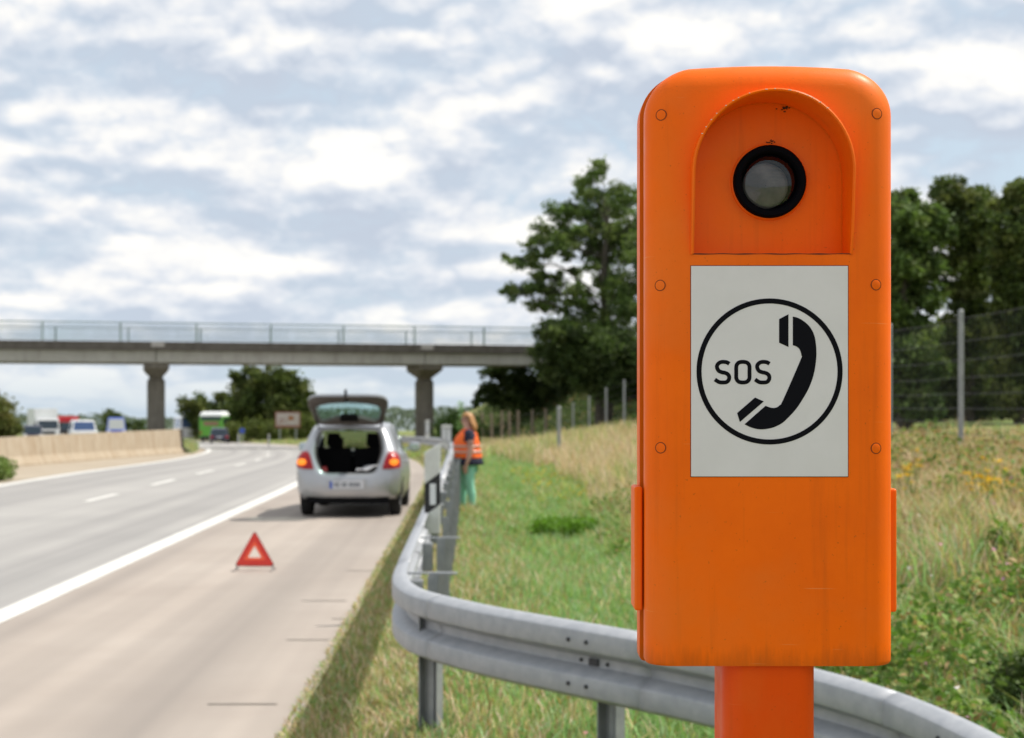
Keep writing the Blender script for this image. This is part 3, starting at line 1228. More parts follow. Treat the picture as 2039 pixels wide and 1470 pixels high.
joints = [along(311) + 0.0, along(848) + 0.0]
span = joints[1] - joints[0]
jl = [joints[0] - 2 * span, joints[0] - span, joints[0], joints[1], joints[1] + span]
for a, b in zip([X0b] + jl, jl + [X1b]):
    m = MB()
    for y in (0.30, BW - 0.90):
        m.box(((a + b) / 2, y + 0.30, (ZDM + ZDB) / 2 + 0.0), (b - a - 0.05, 0.6, ZDM - ZDB - 0.004))
    m.box(((a + b) / 2, BW / 2, ZDM - 0.12), (b - a - 0.06, BW - 1.81, 0.235))
    m.build('girder', 'bridge_girder', bridge, bevel=0.02)
for j in jl:
    m = MB()
    m.box((j + 0.1, -0.012, ZDT - 0.17), (0.85, 0.03, 0.36))
    m.build('joint_patch', 'light_patch', bridge)
for k, px in enumerate((311, 848)):
    j = along(px) * 1.0
    pw = 1.17
    yy = BW / 2
    kk = (px - 1019.5) / FPX
    ox, oy = BA.x + bnrm.x * (yy - 0.6), BA.y + bnrm.y * (yy - 0.6)
    j = (kk * oy - ox) / (bdir.x - kk * bdir.y)
    wx = BA.x + bdir.x * j + bnrm.x * yy
    wy = BA.y + bdir.y * j + bnrm.y * yy
    zg = float(ground_z(wx, wy)) - 0.4
    c = 0.17

    def oct_ring(hw_, hd, z, cc):
        return [(j + x, yy + y, z) for x, y in ((-hw_ + cc, -hd), (hw_ - cc, -hd), (hw_, -hd + cc), (hw_, hd - cc), (hw_ - cc, hd), (-hw_ + cc, hd), (-hw_, hd - cc), (-hw_, -hd + cc))]
    zt = CAM_H + 60 / FPX * 100
    m = MB()
    m.loft([oct_ring(pw / 2, 0.6, zg, c), oct_ring(pw / 2, 0.6, zt - 0.22, c), oct_ring(pw / 2 - 0.12, 0.50, zt, c)])
    pil = m.build('pillar', 'pillar_concrete', bridge)
    m = MB()
    zc = ZDB - 0.005
    rings_ = []
    for u in np.linspace(0, 1, 7):
        hw_ = 0.40 + 0.42 * math.sin(u * math.pi / 2) ** 1.4
        rings_.append(oct_ring(hw_, 0.55 + 2.1 * u ** 1.5, zt - 0.02 + (zc - 0.30 - zt) * u, 0.1))
    rings_.append(oct_ring(0.82, 2.66, zc, 0.1))
    m.loft(rings_)
    m.build('capital', 'pillar_concrete', pil)
for side, y in ((0, 0.10), (1, BW - 0.10)):
    rl = MB()
    for z, r in ((ZDT + 1.22, 0.035), (ZDT + 0.68, 0.018), (ZDT + 0.14, 0.022)):
        rl.box(((X0b + X1b) / 2, y, z), (X1b - X0b, r * 2, r * 2))
    rr = rl.build('railing', 'railing_green', bridge)
    fill = MB()
    for i in range(int((X1b - X0b) / 0.16)):
        fill.box((X0b + i * 0.16, y, ZDT + 0.68), (0.016, 0.016, 1.04))
    fill.build('infill_bars', 'railing_green', rr)
    j0 = along(84) if side == 0 else along(101)
    for i in range(-8, 16):
        xx = j0 + i * 4.86
        if X0b < xx < X1b:
            mm = MB()
            mm.box((xx, y - 0.012 if side == 0 else y + 0.012, ZDT + 0.60), (0.11, 0.09, 1.20))
            mm.build('railing_post', 'railing_green', rr)

# ------------------------------------------------------------------ concrete median wall
mat('joint_dark', (0.22, 0.17, 0.12), 0.9)
mat('wall_end_dark', (0.035, 0.03, 0.028), 0.9)
wallr = tag(empty('median_wall', (-16.5, 60, 0)), 'sandy stained concrete barrier wall with sloped foot along the median, ending in a dark edge', 'barrier wall')
pts_w = [(-15.6, 30.0), (-15.75, 38.0), (-15.85, 46.9), (-16.6, 62.0), (-17.25, 79.3)]
rings_ = []
for i, (x, d) in enumerate(pts_w):
    hgt = 0.90 + 0.40 * max(0, min(1, (d - 40) / 39))
    zb = float(z_base(d)) - 0.05
    prof_ = [(0.0, 0.0), (0.0, 0.10), (-0.16, 0.36), (-0.24, hgt), (-0.46, hgt), (-0.54, 0.36), (-0.70, 0.10), (-0.70, 0.0)]
    rings_.append([(x + u + 16.5, d - 60, zb + v) for u, v in prof_])
m = MB()
m.loft(rings_)
m.build('wall', 'wall_concrete', wallr)
m = MB()
for d in np.arange(32, 79, 4.0):
    i_ = max(k for k in range(len(pts_w)) if pts_w[k][1] <= d)
    f_ = (d - pts_w[i_][1]) / (pts_w[i_ + 1][1] - pts_w[i_][1])
    a_, b_ = rings_[i_], rings_[i_ + 1]
    q_ = [tuple(a_[j][c_] * (1 - f_) + b_[j][c_] * f_ for c_ in range(3)) for j in range(4)]
    jt = MB()
    jt.loft([[(x + .004, y - .02, z) for x, y, z in q_], [(x + .004, y + .02, z) for x, y, z in q_]], closed=False)
    jt.build('panel_joint', 'joint_dark', wallr)
e0 = [(p[0] + 0.02, p[1], p[2] + 0.004) for p in rings_[-1]]
e1 = [(p[0] + 0.10, p[1] + 0.25, p[2] + 0.004) for p in rings_[-1]]
e0[0] = (e0[0][0] + 0.45, e0[0][1], e0[0][2]); e1[0] = (e1[0][0] + 0.45, e1[0][1], e1[0][2])
e0[1] = (e0[1][0] + 0.30, e0[1][1], e0[1][2]); e1[1] = (e1[1][0] + 0.30, e1[1][1], e1[1][2])
m.loft([e0, e1])
m.build('end_cap', 'wall_end_dark', wallr)

# ------------------------------------------------------------------ the silver hatchback
mat('silver_paint', (0.44, 0.445, 0.46), 0.34, 0.55, var=(0.41, 0.42, 0.44), vscale=3, coat=0.6)
mat('trim_dark', (0.005, 0.005, 0.006), 0.9, spec=0.15)
mat('trim_grey', (0.085, 0.075, 0.068), 0.6)
mat('tyre', (0.010, 0.010, 0.010), 0.85)
mat('rim_silver', (0.45, 0.45, 0.46), 0.35, 0.7)
mat('lamp_red', (0.34, 0.006, 0.010), 0.35, coat=0.2, spec=0.3)
mat('indicator_on', (1.0, 0.28, 0.02), 0.4, emit=((1.0, 0.26, 0.02), 0.9))
mat('lamp_clear', (0.6, 0.6, 0.6), 0.15)
mat('plate_white', (0.62, 0.63, 0.66), 0.5)
mat('plate_blue', (0.03, 0.09, 0.45), 0.5)
mat('plate_ink', (0.16, 0.17, 0.19), 0.6)
mat('mirror_face', (0.45, 0.55, 0.62), 0.05, 0.9)
glass_mat('car_glass', (0.72, 0.80, 0.78), 0.15)
glass_mat('hatch_glass', (0.60, 0.80, 0.76), 0.10)
mat('cloth_white', (0.6, 0.6, 0.62), 0.8)
mat('box_red', (0.35, 0.03, 0.03), 0.5)

CAR_D = 24.0
car_c = Vector(((693 - 1019.5) / FPX * CAR_D, CAR_D, 0.0))
car = tag(empty('hatchback_car', (car_c.x, car_c.y, 0.0), math.radians(1.0)), 'silver hatchback stopped on the hard shoulder with open tailgate and hazard lights on', 'car')

WHR, WHX = 0.285, 0.715
REAR_AX, FRONT_AX = 0.64, 3.08


def car_section(y):
    """half section of the body at distance y from the rear: list of (x, z) from sill to roof centre"""
    keys = [
        (0.10, [(.74, .30), (.80, .40), (.825, .62), (.815, .82), (.79, .97), (.745, 1.08), (.665, 1.28), (.60, 1.40), (.54, 1.455), (0, 1.475)]),
        (0.62, [(.76, .24), (.83, .36), (.848, .62), (.838, .84), (.81, .97), (.775, 1.04), (.70, 1.26), (.635, 1.42), (.56, 1.485), (0, 1.515)]),
        (1.60, [(.76, .20), (.83, .34), (.845, .60), (.835, .82), (.81, .94), (.785, .99), (.71, 1.25), (.645, 1.43), (.57, 1.50), (0, 1.53)]),
        (2.10, [(.76, .20), (.83, .34), (.845, .60), (.835, .82), (.81, .93), (.785, .97), (.71, 1.23), (.64, 1.41), (.55, 1.465), (0, 1.50)]),
        (2.90, [(.76, .20), (.83, .34), (.842, .58), (.83, .78), (.80, .88), (.775, .925), (.74, .95), (.70, .965), (.55, .985), (0, 1.01)]),
        (3.45, [(.74, .22), (.80, .34), (.82, .54), (.80, .70), (.75, .78), (.70, .81), (.65, .83), (.58, .84), (.45, .855), (0, .875)]),
        (3.70, [(.55, .24), (.60, .34), (.64, .48), (.62, .58), (.58, .64), (.54, .66), (.50, .67), (.44, .68), (.34, .69), (0, .70)]),
    ]
    if y <= keys[0][0]:
        P = keys[0][1]
    else:
        P = keys[-1][1]
        for (ya, A), (yb, B) in zip(keys[:-1], keys[1:]):
            if ya <= y <= yb:
                t = (y - ya) / (yb - ya)
                P = [(a[0] * (1 - t) + b[0] * t, a[1] * (1 - t) + b[1] * t) for a, b in zip(A, B)]
                break
    P = [list(p) for p in P]
    for ax in (REAR_AX, FRONT_AX):
        if abs(y - ax) < 0.335:
            h = WHR + math.sqrt(0.335 ** 2 - (y - ax) ** 2)
            for i in range(3):
                if P[i][1] < h:
                    P[i][1] = h + 0.01 * i
    return P


st = sorted(set([round(v, 3) for v in np.concatenate([np.array([0.10, 0.2, 0.30, 0.31]), REAR_AX + 0.335 * np.cos(np.linspace(0, math.pi, 13)), np.array([1.0, 1.36, 1.42, 1.8, 2.1, 2.3, 2.5, 2.7]),
                                                         FRONT_AX + 0.335 * np.cos(np.linspace(0, math.pi, 13)), np.array([2.9, 3.45, 3.55, 3.65, 3.70])])]))


def rake(z):
    return 0.0 if z < 0.85 else 0.55 * (z - 0.85)


def car_pt(y, P, i, sx):
    x, z = P[i]
    # the tail leans forward with height, fading out towards the rear door
    f = max(0.0, 1 - (y - 0.10) / 0.75)
    return (x * sx, y + rake(z) * f, z)


side_win = lambda y0, y1: (0.70 <= y0 and y1 <= 1.30) or (1.42 <= y0 and y1 <= 2.36)
body, sidew, screen = MB(), MB(), MB()
for sx in (-1, 1):
    grid = [[car_pt(y, car_section(y), i, sx) for i in range(10)] for y in st]
    for a in range(len(st) - 1):
        for i in range(9):
            q = [grid[a][i], grid[a + 1][i], grid[a + 1][i + 1], grid[a][i + 1]]
            tgt = body
            if i in (5, 6) and side_win(st[a], st[a + 1]):
                tgt = sidew
            if i in (7, 8) and 2.09 <= st[a] and st[a + 1] <= 2.91:
                tgt = screen
            tgt.add(q, [(0, 1, 2, 3)])
    nose = [grid[-1][i] for i in range(10)]
    body.add(nose + [(0, nose[0][1], nose[0][2])], [tuple(range(11))])
# tail: ring of panels between the outer outline and the luggage opening
OUT = [(car_pt(0.10, car_section(0.10), i, 1)) for i in range(10)]
outer = [(0, .02, .295), (.40, .02, .295), (.66, .05, .30)] + OUT
mid1 = [(0, -.05, .33), (.40, -.05, .33), (.64, -.03, .345), (.70, 0.0, .36), (.745, .02, .43), (.765, .02, .63), (.755, .04, .80), (.735, .07, .95), (.695, .125, 1.07), (.62, .24, 1.27), (.56, .31, 1.385), (.505, .335, 1.432), (0, .345, 1.462)]
mid2 = [(0, -.075, .42), (.38, -.075, .42), (.60, -.06, .44), (.645, -.05, .50), (.66, -.04, .58), (.665, -.015, .70), (.655, .01, .82), (.64, .04, .95), (.625, .10, 1.07), (.58, .21, 1.26), (.535, .285, 1.375), (.485, .32, 1.42), (0, .335, 1.452)]
mid3 = [(0, -.06, .64), (.34, -.06, .64), (.46, -.05, .65), (.52, -.045, .68), (.555, -.03, .74), (.575, -.01, .80), (.59, .01, .88), (.60, .035, .97), (.60, .09, 1.08), (.56, .205, 1.25), (.515, .275, 1.365), (.465, .31, 1.405), (0, .325, 1.44)]
inner = [(0, -.03, .705), (.33, -.03, .705), (.41, -.025, .725), (.445, -.02, .76), (.475, -.01, .82), (.50, .005, .88), (.525, .025, .95), (.545, .05, 1.02), (.55, .09, 1.10), (.52, .20, 1.24), (.485, .265, 1.345), (.44, .30, 1.385), (0, .315, 1.425)]
LP = [outer, mid1, mid2, mid3, inner]
n = len(outer)
for sx in (-1, 1):
    vs = [(p[0] * sx, p[1], p[2]) for lp in LP for p in lp]
    fs = []
    for a in range(len(LP) - 1):
        for j in range(n - 1):
            fs.append((a * n + j, a * n + j + 1, (a + 1) * n + j + 1, (a + 1) * n + j))
    body.add(vs, fs)


def weld(o, dist=0.0008):
    bm_ = bmesh.new()
    bm_.from_mesh(o.data)
    bmesh.ops.remove_doubles(bm_, verts=bm_.verts, dist=dist)
    bmesh.ops.recalc_face_normals(bm_, faces=bm_.faces)
    bm_.to_mesh(o.data)
    bm_.free()
    o.data.polygons.foreach_set('use_smooth', [True] * len(o.data.polygons))
    o.data.set_sharp_from_angle(angle=math.radians(50))


bo = body.build('body', ['silver_paint', 'trim_dark'], car)
weld(bo)
sl = bo.modifiers.new('lining', 'SOLIDIFY')
sl.thickness = 0.03
sl.offset = -1
sl.material_offset = 1
for nm, mb in (('side_windows', sidew), ('windscreen', screen)):
    oo = mb.build(nm, 'car_glass', car)
    weld(oo)
# tunnel of dark trim round the opening
m = MB()
for sx in (-1, 1):
    ring_a = [(p[0] * sx, p[1] + 0.004, p[2]) for p in inner]
    ring_m = [(p[0] * sx * 0.93, p[1] + 0.04, p[2] * 0.985 + 0.012) for p in inner]
    ring_b = [(p[0] * sx * 0.97, p[1] + 0.30, p[2]) for p in inner]
    m.loft([ring_a, ring_m, ring_b], closed=False)
m.build('opening_trim', 'trim_grey', car, smooth=True)
m = MB()
m.box((0, 0.62, 0.60), (1.46, 1.10, 0.05))
m.box((0, 1.75, 0.36), (1.46, 2.3, 0.05))
m.box((-0.70, 0.62, 0.78), (0.06, 1.0, 0.40))
m.box((0.70, 0.62, 0.78), (0.06, 1.0, 0.40))
m.box((0, 2.85, 0.70), (1.42, 0.5, 0.42))
m.build('cabin_lining', 'trim_dark', car)
for sx in (-1, 1):
    m = MB()
    m.box((0.345 * sx, 0.86, 0.84), (0.64, 0.12, 0.50), rx=math.radians(-8))
    sb = m.build('rear_seat', 'trim_dark', car, bevel=0.03)
    m = MB()
    m.box((0.325 * sx + 0.01, 0.90, 1.225), (0.235, 0.10, 0.21), taper=0.86)
    m.box((0.325 * sx + 0.01, 0.90, 1.10), (0.16, 0.03, 0.10))
    m.build('headrest', 'trim_dark', sb, bevel=0.03)
    m = MB()
    m.box((0.36 * sx, 1.95, 0.74), (0.46, 0.14, 0.56), rx=math.radians(-10))
    m.box((0.35 * sx, 2.02, 1.14), (0.17, 0.09, 0.20))
    m.build('front_seat', 'trim_dark', car, bevel=0.03)
# lamps
for sx in (-1, 1):
    m = MB()
    q = [(.545, -.03, .775), (.69, -.012, .775), (.79, .045, .79), (.828, .10, .80), (.825, .105, .90), (.80, .12, .985), (.745, .11, 1.045), (.665, .075, 1.06), (.615, .04, 1.0), (.575, .0, .89)]
    c0 = Vector((.71, -.035, .93))
    vs = [(p[0] * sx, p[1] - 0.012, p[2]) for p in q] + [(c0.x * sx, c0.y + 0.02, c0.z)] + [(p[0] * sx, p[1] + 0.06, p[2]) for p in q]
    k = len(q)
    fs = [(i, (i + 1) % k, k) for i in range(k)] + [(i, i + k + 1, (i + 1) % k + k + 1, (i + 1) % k) for i in range(k)]
    m.add(vs, fs)
    lamp = m.build('tail_lamp', 'lamp_red', car, smooth=True, angle=60)
    m = MB()
    m.loft([[(.735 * sx + math.cos(a) * .072 * f, -0.055 + e, .885 + math.sin(a) * .052 * f) for a in np.linspace(0, 2 * math.pi, 16, endpoint=False)] for f, e in ((1.0, 0.045), (1.0, 0.012), (0.7, 0.002), (0.2, 0.0))])
    m.build('indicator', 'indicator_on', lamp, smooth=True)
# lower valance, plate, underbody
m = MB()
m.box((0, 0.05, 0.285), (1.30, 0.16, 0.09))
m.box((0, 0.45, 0.30), (1.15, 0.8, 0.16))
m.box((0.0, 1.9, 0.24), (1.36, 2.9, 0.10))
m.tube([(0.38, -0.02, 0.235), (0.38, 0.5, 0.235)], 0.025, 10)
m.build('underbody', 'trim_dark', car)
for sx in (-1, 1):
    for ax in (REAR_AX, FRONT_AX):
        m = MB()
        m.loft([[(0.60 * sx, ax + math.cos(a) * 0.36, max(WHR + math.sin(a) * 0.36, 0.22)) for a in np.linspace(0, math.pi, 12)], [(0.80 * sx, ax + math.cos(a) * 0.345, max(WHR + math.sin(a) * 0.345, 0.22)) for a in np.linspace(0, math.pi, 12)]], closed=False)
        m.build('wheel_arch', 'trim_dark', car)
        w_ = empty('wheel', (WHX * sx, ax, WHR))
        w_.parent = car
        n = 32
        m = MB()
        pf = [(-.085, .19), (-.095, .24), (-.085, .272), (-.06, .285), (.06, .285), (.085, .272), (.095, .24), (.085, .19)]
        m.loft([[(u, r * math.cos(2 * math.pi * k / n), r * math.sin(2 * math.pi * k / n)) for k in range(n)] for u, r in pf], True, False, False)
        m.build('tyre', 'tyre', w_, smooth=True)
        m = MB()
        m.loft([[(u * sx, r * math.cos(2 * math.pi * k / n), r * math.sin(2 * math.pi * k / n)) for k in range(n)] for u, r in ((.08, .195), (.06, .18), (.03, .17), (.03, .02), (.045, .001))], True, False, False)
        for k in range(6):
            a = k * math.pi / 3
            m.tube([(.052 * sx, .02 * math.cos(a), .02 * math.sin(a)), (.066 * sx, .18 * math.cos(a), .18 * math.sin(a))], 0.018, 6)
        m.build('rim', 'rim_silver', w_, smooth=True)
m = MB()
m.box((-0.015, -0.088, 0.525), (0.54, 0.014, 0.125))
npl = m.build('number_plate', 'plate_white', car, bevel=0.003)
m = MB()
m.box((-0.262, -0.0965, 0.525), (0.042, 0.004, 0.116))
m.build('plate_band', 'plate_blue', npl)
m = MB()
x = -0.21
random.seed(5)
for wd in (0.03, 0.034, 0.0, 0.03, 0.034, 0.0, 0.034, 0.03, 0.034, 0.03):
    if wd:
        m.box((x + wd / 2, -0.0962, 0.528), (wd, 0.003, 0.07))
    x += (wd or 0.012) + 0.014
m.build('plate_characters', 'plate_ink', npl)
m = MB()
m.box((-0.015, -0.066, 0.525), (0.62, 0.02, 0.19))
m.build('plate_recess', 'silver_paint', car, bevel=0.02)
# tailgate, swung up
hl = MB()
HY, HZ = 0.34, 1.475


def hp_(x, l, off=0.0):
    """point of the open tailgate: l metres from the hinge, off = towards its outer (upper) side"""
    a1, a2, L1 = math.radians(43), math.radians(8), 0.60
    if l <= L1:
        y, z = -math.cos(a1) * l, math.sin(a1) * l
        n_ = (-math.sin(a1), math.cos(a1))
        n_ = (math.sin(a1), math.cos(a1))
    else:
        y = -math.cos(a1) * L1 - math.cos(a2) * (l - L1)
        z = math.sin(a1) * L1 + math.sin(a2) * (l - L1)
        n_ = (math.sin(a2), math.cos(a2))
    return (x, HY + y + n_[0] * off, HZ + z + n_[1] * off)


oh = [(0.0, -.01), (.40, -.01), (.53, .02), (.565, .12), (.60, .32), (.64, .46), (.635, .56), (.60, .64), (.55, .80), (.49, .88), (.36, .92), (0.0, .93)]
wh = [(0.0, .20), (.20, .18), (.40, .09), (.455, .10), (.485, .17), (.505, .27), (.515, .36), (.50, .42), (.42, .475), (.30, .51), (.16, .535), (0.0, .545)]
fr, trimm = MB(), MB()
for sx in (-1, 1):
    A = [hp_(x * sx, l, 0.035) for x, l in oh]
    B = [hp_(x * sx, l, 0.045) for x, l in wh]
    fr.loft([A, B], closed=False)
    A2 = [hp_(x * sx, l, 0.0) for x, l in oh]
    A3 = [hp_(x * sx * 0.93, l * 0.93 + 0.03, -0.035) for x, l in oh]
    B2 = [hp_(x * sx * 1.03, l, -0.02) for x, l in wh]
    B3 = [hp_(x * sx, l, 0.035) for x, l in wh]
    fr.loft([A, A2], closed=False)
    trimm.loft([A2, A3, B2, B3], closed=False)
tg = fr.build('tailgate', 'silver_paint', car, smooth=True, angle=50)
trimm.build('inner_trim', 'trim_grey', tg, smooth=True, angle=40)
m = MB()
for sx in (-1, 1):
    vs = [hp_(x * sx, l, 0.040) for x, l in wh] + [hp_(0, 0.33, 0.052)]
    k = len(wh)
    m.add(vs, [(i, i + 1, k) for i in range(k - 1)])
m.build('rear_window', 'hatch_glass', tg, smooth=True)
m = MB()
m.loft([[hp_(x, l, o_) for x, o_ in ((-w_, -0.03), (w_, -0.03), (w_, 0.02), (-w_, 0.02))] for l, w_ in ((.10, .15), (.20, .145), (.245, .11))])
m.build('brake_light_housing', 'trim_dark', tg, bevel=0.01)
m = MB()
m.tube([hp_(0.0, .95, 0.03), hp_(0.0, .87, 0.075), hp_(-.02, .60, 0.09)], [0.022, 0.016, 0.01], 8)
m.box(hp_(-0.0, .945, 0.045), (0.035, 0.03, 0.12))
m.box(hp_(-0.0, .80, -0.03), (0.05, 0.16, 0.07))
m.build('wiper', 'trim_dark', tg)
for sx in (-1, 1):
    m = MB()
    m.tube([(.50 * sx, .36, 1.40), hp_(.55 * sx, .34, -0.02)], [0.014, 0.009], 8)
    m.build('gas_strut', 'trim_dark', car)
    m = MB()
    m.loft([ring(0, 0, 0, .03, .05, 12)] + [[(p[0], p[1], p[2]) for p in ring(0, 0, z, rx, ry, 12)] for z, rx, ry in ((.03, .09, .06), (.10, .11, .075), (.15, .09, .06), (.165, .04, .03))])
    mo = m.build('door_mirror', 'silver_paint', car, smooth=True)
    mo.location = (0.955 * sx, 2.20, 0.985)
    m = MB()
    m.box((0, -.071, .085), (.16, .01, .105))
    m.box((-.09 * sx, .02, .05), (.12, .04, .03))
    m.build('mirror_glass', 'mirror_face', mo, bevel=0.004)
    m = MB()
    m.tube([(.838 * sx, 1.05, .86), (.868 * sx, 1.09, .865), (.868 * sx, 1.2, .865), (.838 * sx, 1.24, .86)], 0.013, 8)
    m.build('door_handle', 'silver_paint', car, smooth=True)
# things lying in the boot
m = MB()
nx, ny = 10, 6
vs, fs = [], []
for i in range(nx):
    for j in range(ny):
        u, v = i / (nx - 1), j / (ny - 1)
        vs.append((-0.17 + 0.36 * u, -0.10 + 0.20 * v, 0.03 + 0.085 * u ** 1.4 + 0.018 * math.sin(u * 9 + v * 4) + 0.03 * v))
for i in range(nx - 1):
    for j in range(ny - 1):
        fs.append((i * ny + j, (i + 1) * ny + j, (i + 1) * ny + j + 1, i * ny + j + 1))
m.add(vs, fs)
cl = m.build('folded_cloth', 'cloth_white', None, smooth=True, loc=(car_c.x + 0.30, car_c.y + 0.10, 0.70))
sl = cl.modifiers.new('thickness', 'SOLIDIFY')
sl.thickness = 0.02
tag(cl, 'crumpled white cloth lying in the right of the open car boot', 'cloth')
m = MB()
m.box((0, 0, 0), (0.10, 0.08, 0.075), taper=0.9)
m.box((0, 0, 0.043), (0.06, 0.02, 0.012))
tag(m.build('red_case', 'box_red', None, bevel=0.008, loc=(car_c.x - 0.39, car_c.y + 0.09, 0.76)), 'small red case in the left corner of the open car boot', 'case')

# ------------------------------------------------------------------ warning triangle
mat('triangle_red', (0.80, 0.035, 0.02), 0.35, var=(0.72, 0.025, 0.015), vscale=30, coat=0.4)
mat('triangle_orange', (1.0, 0.13, 0.05), 0.5)
mat('triangle_dark', (0.06, 0.02, 0.02), 0.6)
mat('wire_steel', (0.2, 0.2, 0.21), 0.4, 0.6)
TD = 16.2
tri = tag(empty('warning_triangle', ((507 - 1019.5) / FPX * TD, TD, 0.004), math.radians(-2)), 'red reflective warning triangle standing on the hard shoulder behind the silver car', 'warning triangle')


def trip(s, zc, y):
    """triangle loop with clipped tips, s = half base"""
    h = s * 1.80
    c = 0.10 * s
    return [(-s + c, y, zc), (s - c, y, zc), (s - c * 0.4, y, zc + c * 1.1), (c * 0.55, y, zc + h - c), (-c * 0.55, y, zc + h - c), (-s + c * 0.4, y, zc + c * 1.1)]


z0t = 0.045
for nm, s_out, z_out, s_in, z_in, yy, mt in (('frame', .215, z0t - 0.006, .198, z0t + 0.008, 0.0, 'triangle_dark'), ('reflector', .205, z0t + 0.003, .118, z0t + 0.062, -0.004, 'triangle_red'), ('fluorescent_strip', .118, z0t + 0.062, .072, z0t + 0.088, -0.002, 'triangle_orange')):
    m = MB()
    a0, b0 = trip(s_out, z_out, yy), trip(s_in, z_in, yy)
    a1, b1 = [(x, y + 0.012, z) for x, y, z in a0], [(x, y + 0.012, z) for x, y, z in b0]
    m.loft([a0, b0, b1, a1, a0], True, False, False)
    m.build(nm, mt, tri)
for sx in (-1, 1):
    m = MB()
    m.tube([(.185 * sx, .01, z0t + 0.01), (.205 * sx, -.04, 0.006), (.20 * sx, -.16, 0.004)], 0.005, 6)
    m.tube([(.185 * sx, .01, z0t + 0.01), (.205 * sx, .06, 0.006), (.20 * sx, .16, 0.004)], 0.005, 6)
    m.build('foot', 'wire_steel', tri)

# ------------------------------------------------------------------ the woman in the safety vest
def skin_mesh(name, verts, edges, radii, root_i, material, parent, levels=2, smooth=True):
    me_ = bpy.data.meshes.new(name)
    me_.from_pydata(verts, edges, [])
    o_ = bpy.data.objects.new(name, me_)
    COL.objects.link(o_)
    o_.modifiers.new('skin', 'SKIN').use_smooth_shade = True
    sv = me_.skin_vertices[0].data
    for i, r_ in enumerate(radii):
        r_ = r_ if isinstance(r_, tuple) else (r_, r_)
        sv[i].radius = r_
        sv[i].use_root = (i == root_i)
    ss_ = o_.modifiers.new('sub', 'SUBSURF')
    ss_.levels = levels
    ss_.render_levels = levels
    dg = bpy.context.evaluated_depsgraph_get()
    me2 = bpy.data.meshes.new_from_object(o_.evaluated_get(dg))
    me2.name = name
    o_.modifiers.clear()
    o_.data = me2
    me2.materials.clear()
    me2.materials.append(MATS[material])
    me2.polygons.foreach_set('use_smooth', [True] * len(me2.polygons))
    bpy.data.meshes.remove(me_)
    o_.parent = parent
    return o_


mat('skin', (0.58, 0.33, 0.25), 0.55, var=(0.53, 0.29, 0.22), vscale=12)
mat('hair', (0.52, 0.27, 0.10), 0.5, var=(0.36, 0.16, 0.055), vscale=30, stretch=(3, 3, 0.5))
mat('vest_orange', (1.0, 0.165, 0.015), 0.7, var=(0.95, 0.13, 0.012), vscale=10)
mat('vest_band', (0.62, 0.36, 0.26), 0.3, var=(0.50, 0.36, 0.3), vscale=20)
mat('navy_cloth', (0.012, 0.013, 0.035), 0.85)
mat('mint_cloth', (0.32, 0.70, 0.53), 0.8, var=(0.26, 0.60, 0.45), vscale=14)
mat('dark_lens', (0.01, 0.008, 0.01), 0.1)
mat('shoe', (0.22, 0.2, 0.17), 0.7)
mat('lips', (0.40, 0.10, 0.09), 0.5)

WD = 27.0
wX = (931 - 1019.5) / FPX * WD
wZ = float(ground_z(wX, WD))
# local frame: -x is where she looks (towards the road), y is away from the camera, z up
woman = tag(empty('person', (wX - 0.02, WD, wZ - 0.01), math.radians(6)), 'woman in orange safety vest and mint trousers standing behind the guardrail, arm hanging down', 'person')
V, E, R = [], [], []


def jn(p, r, prev=None):
    V.append(p)
    R.append(r)
    if prev is not None:
        E.append((prev, len(V) - 1))
    return len(V) - 1


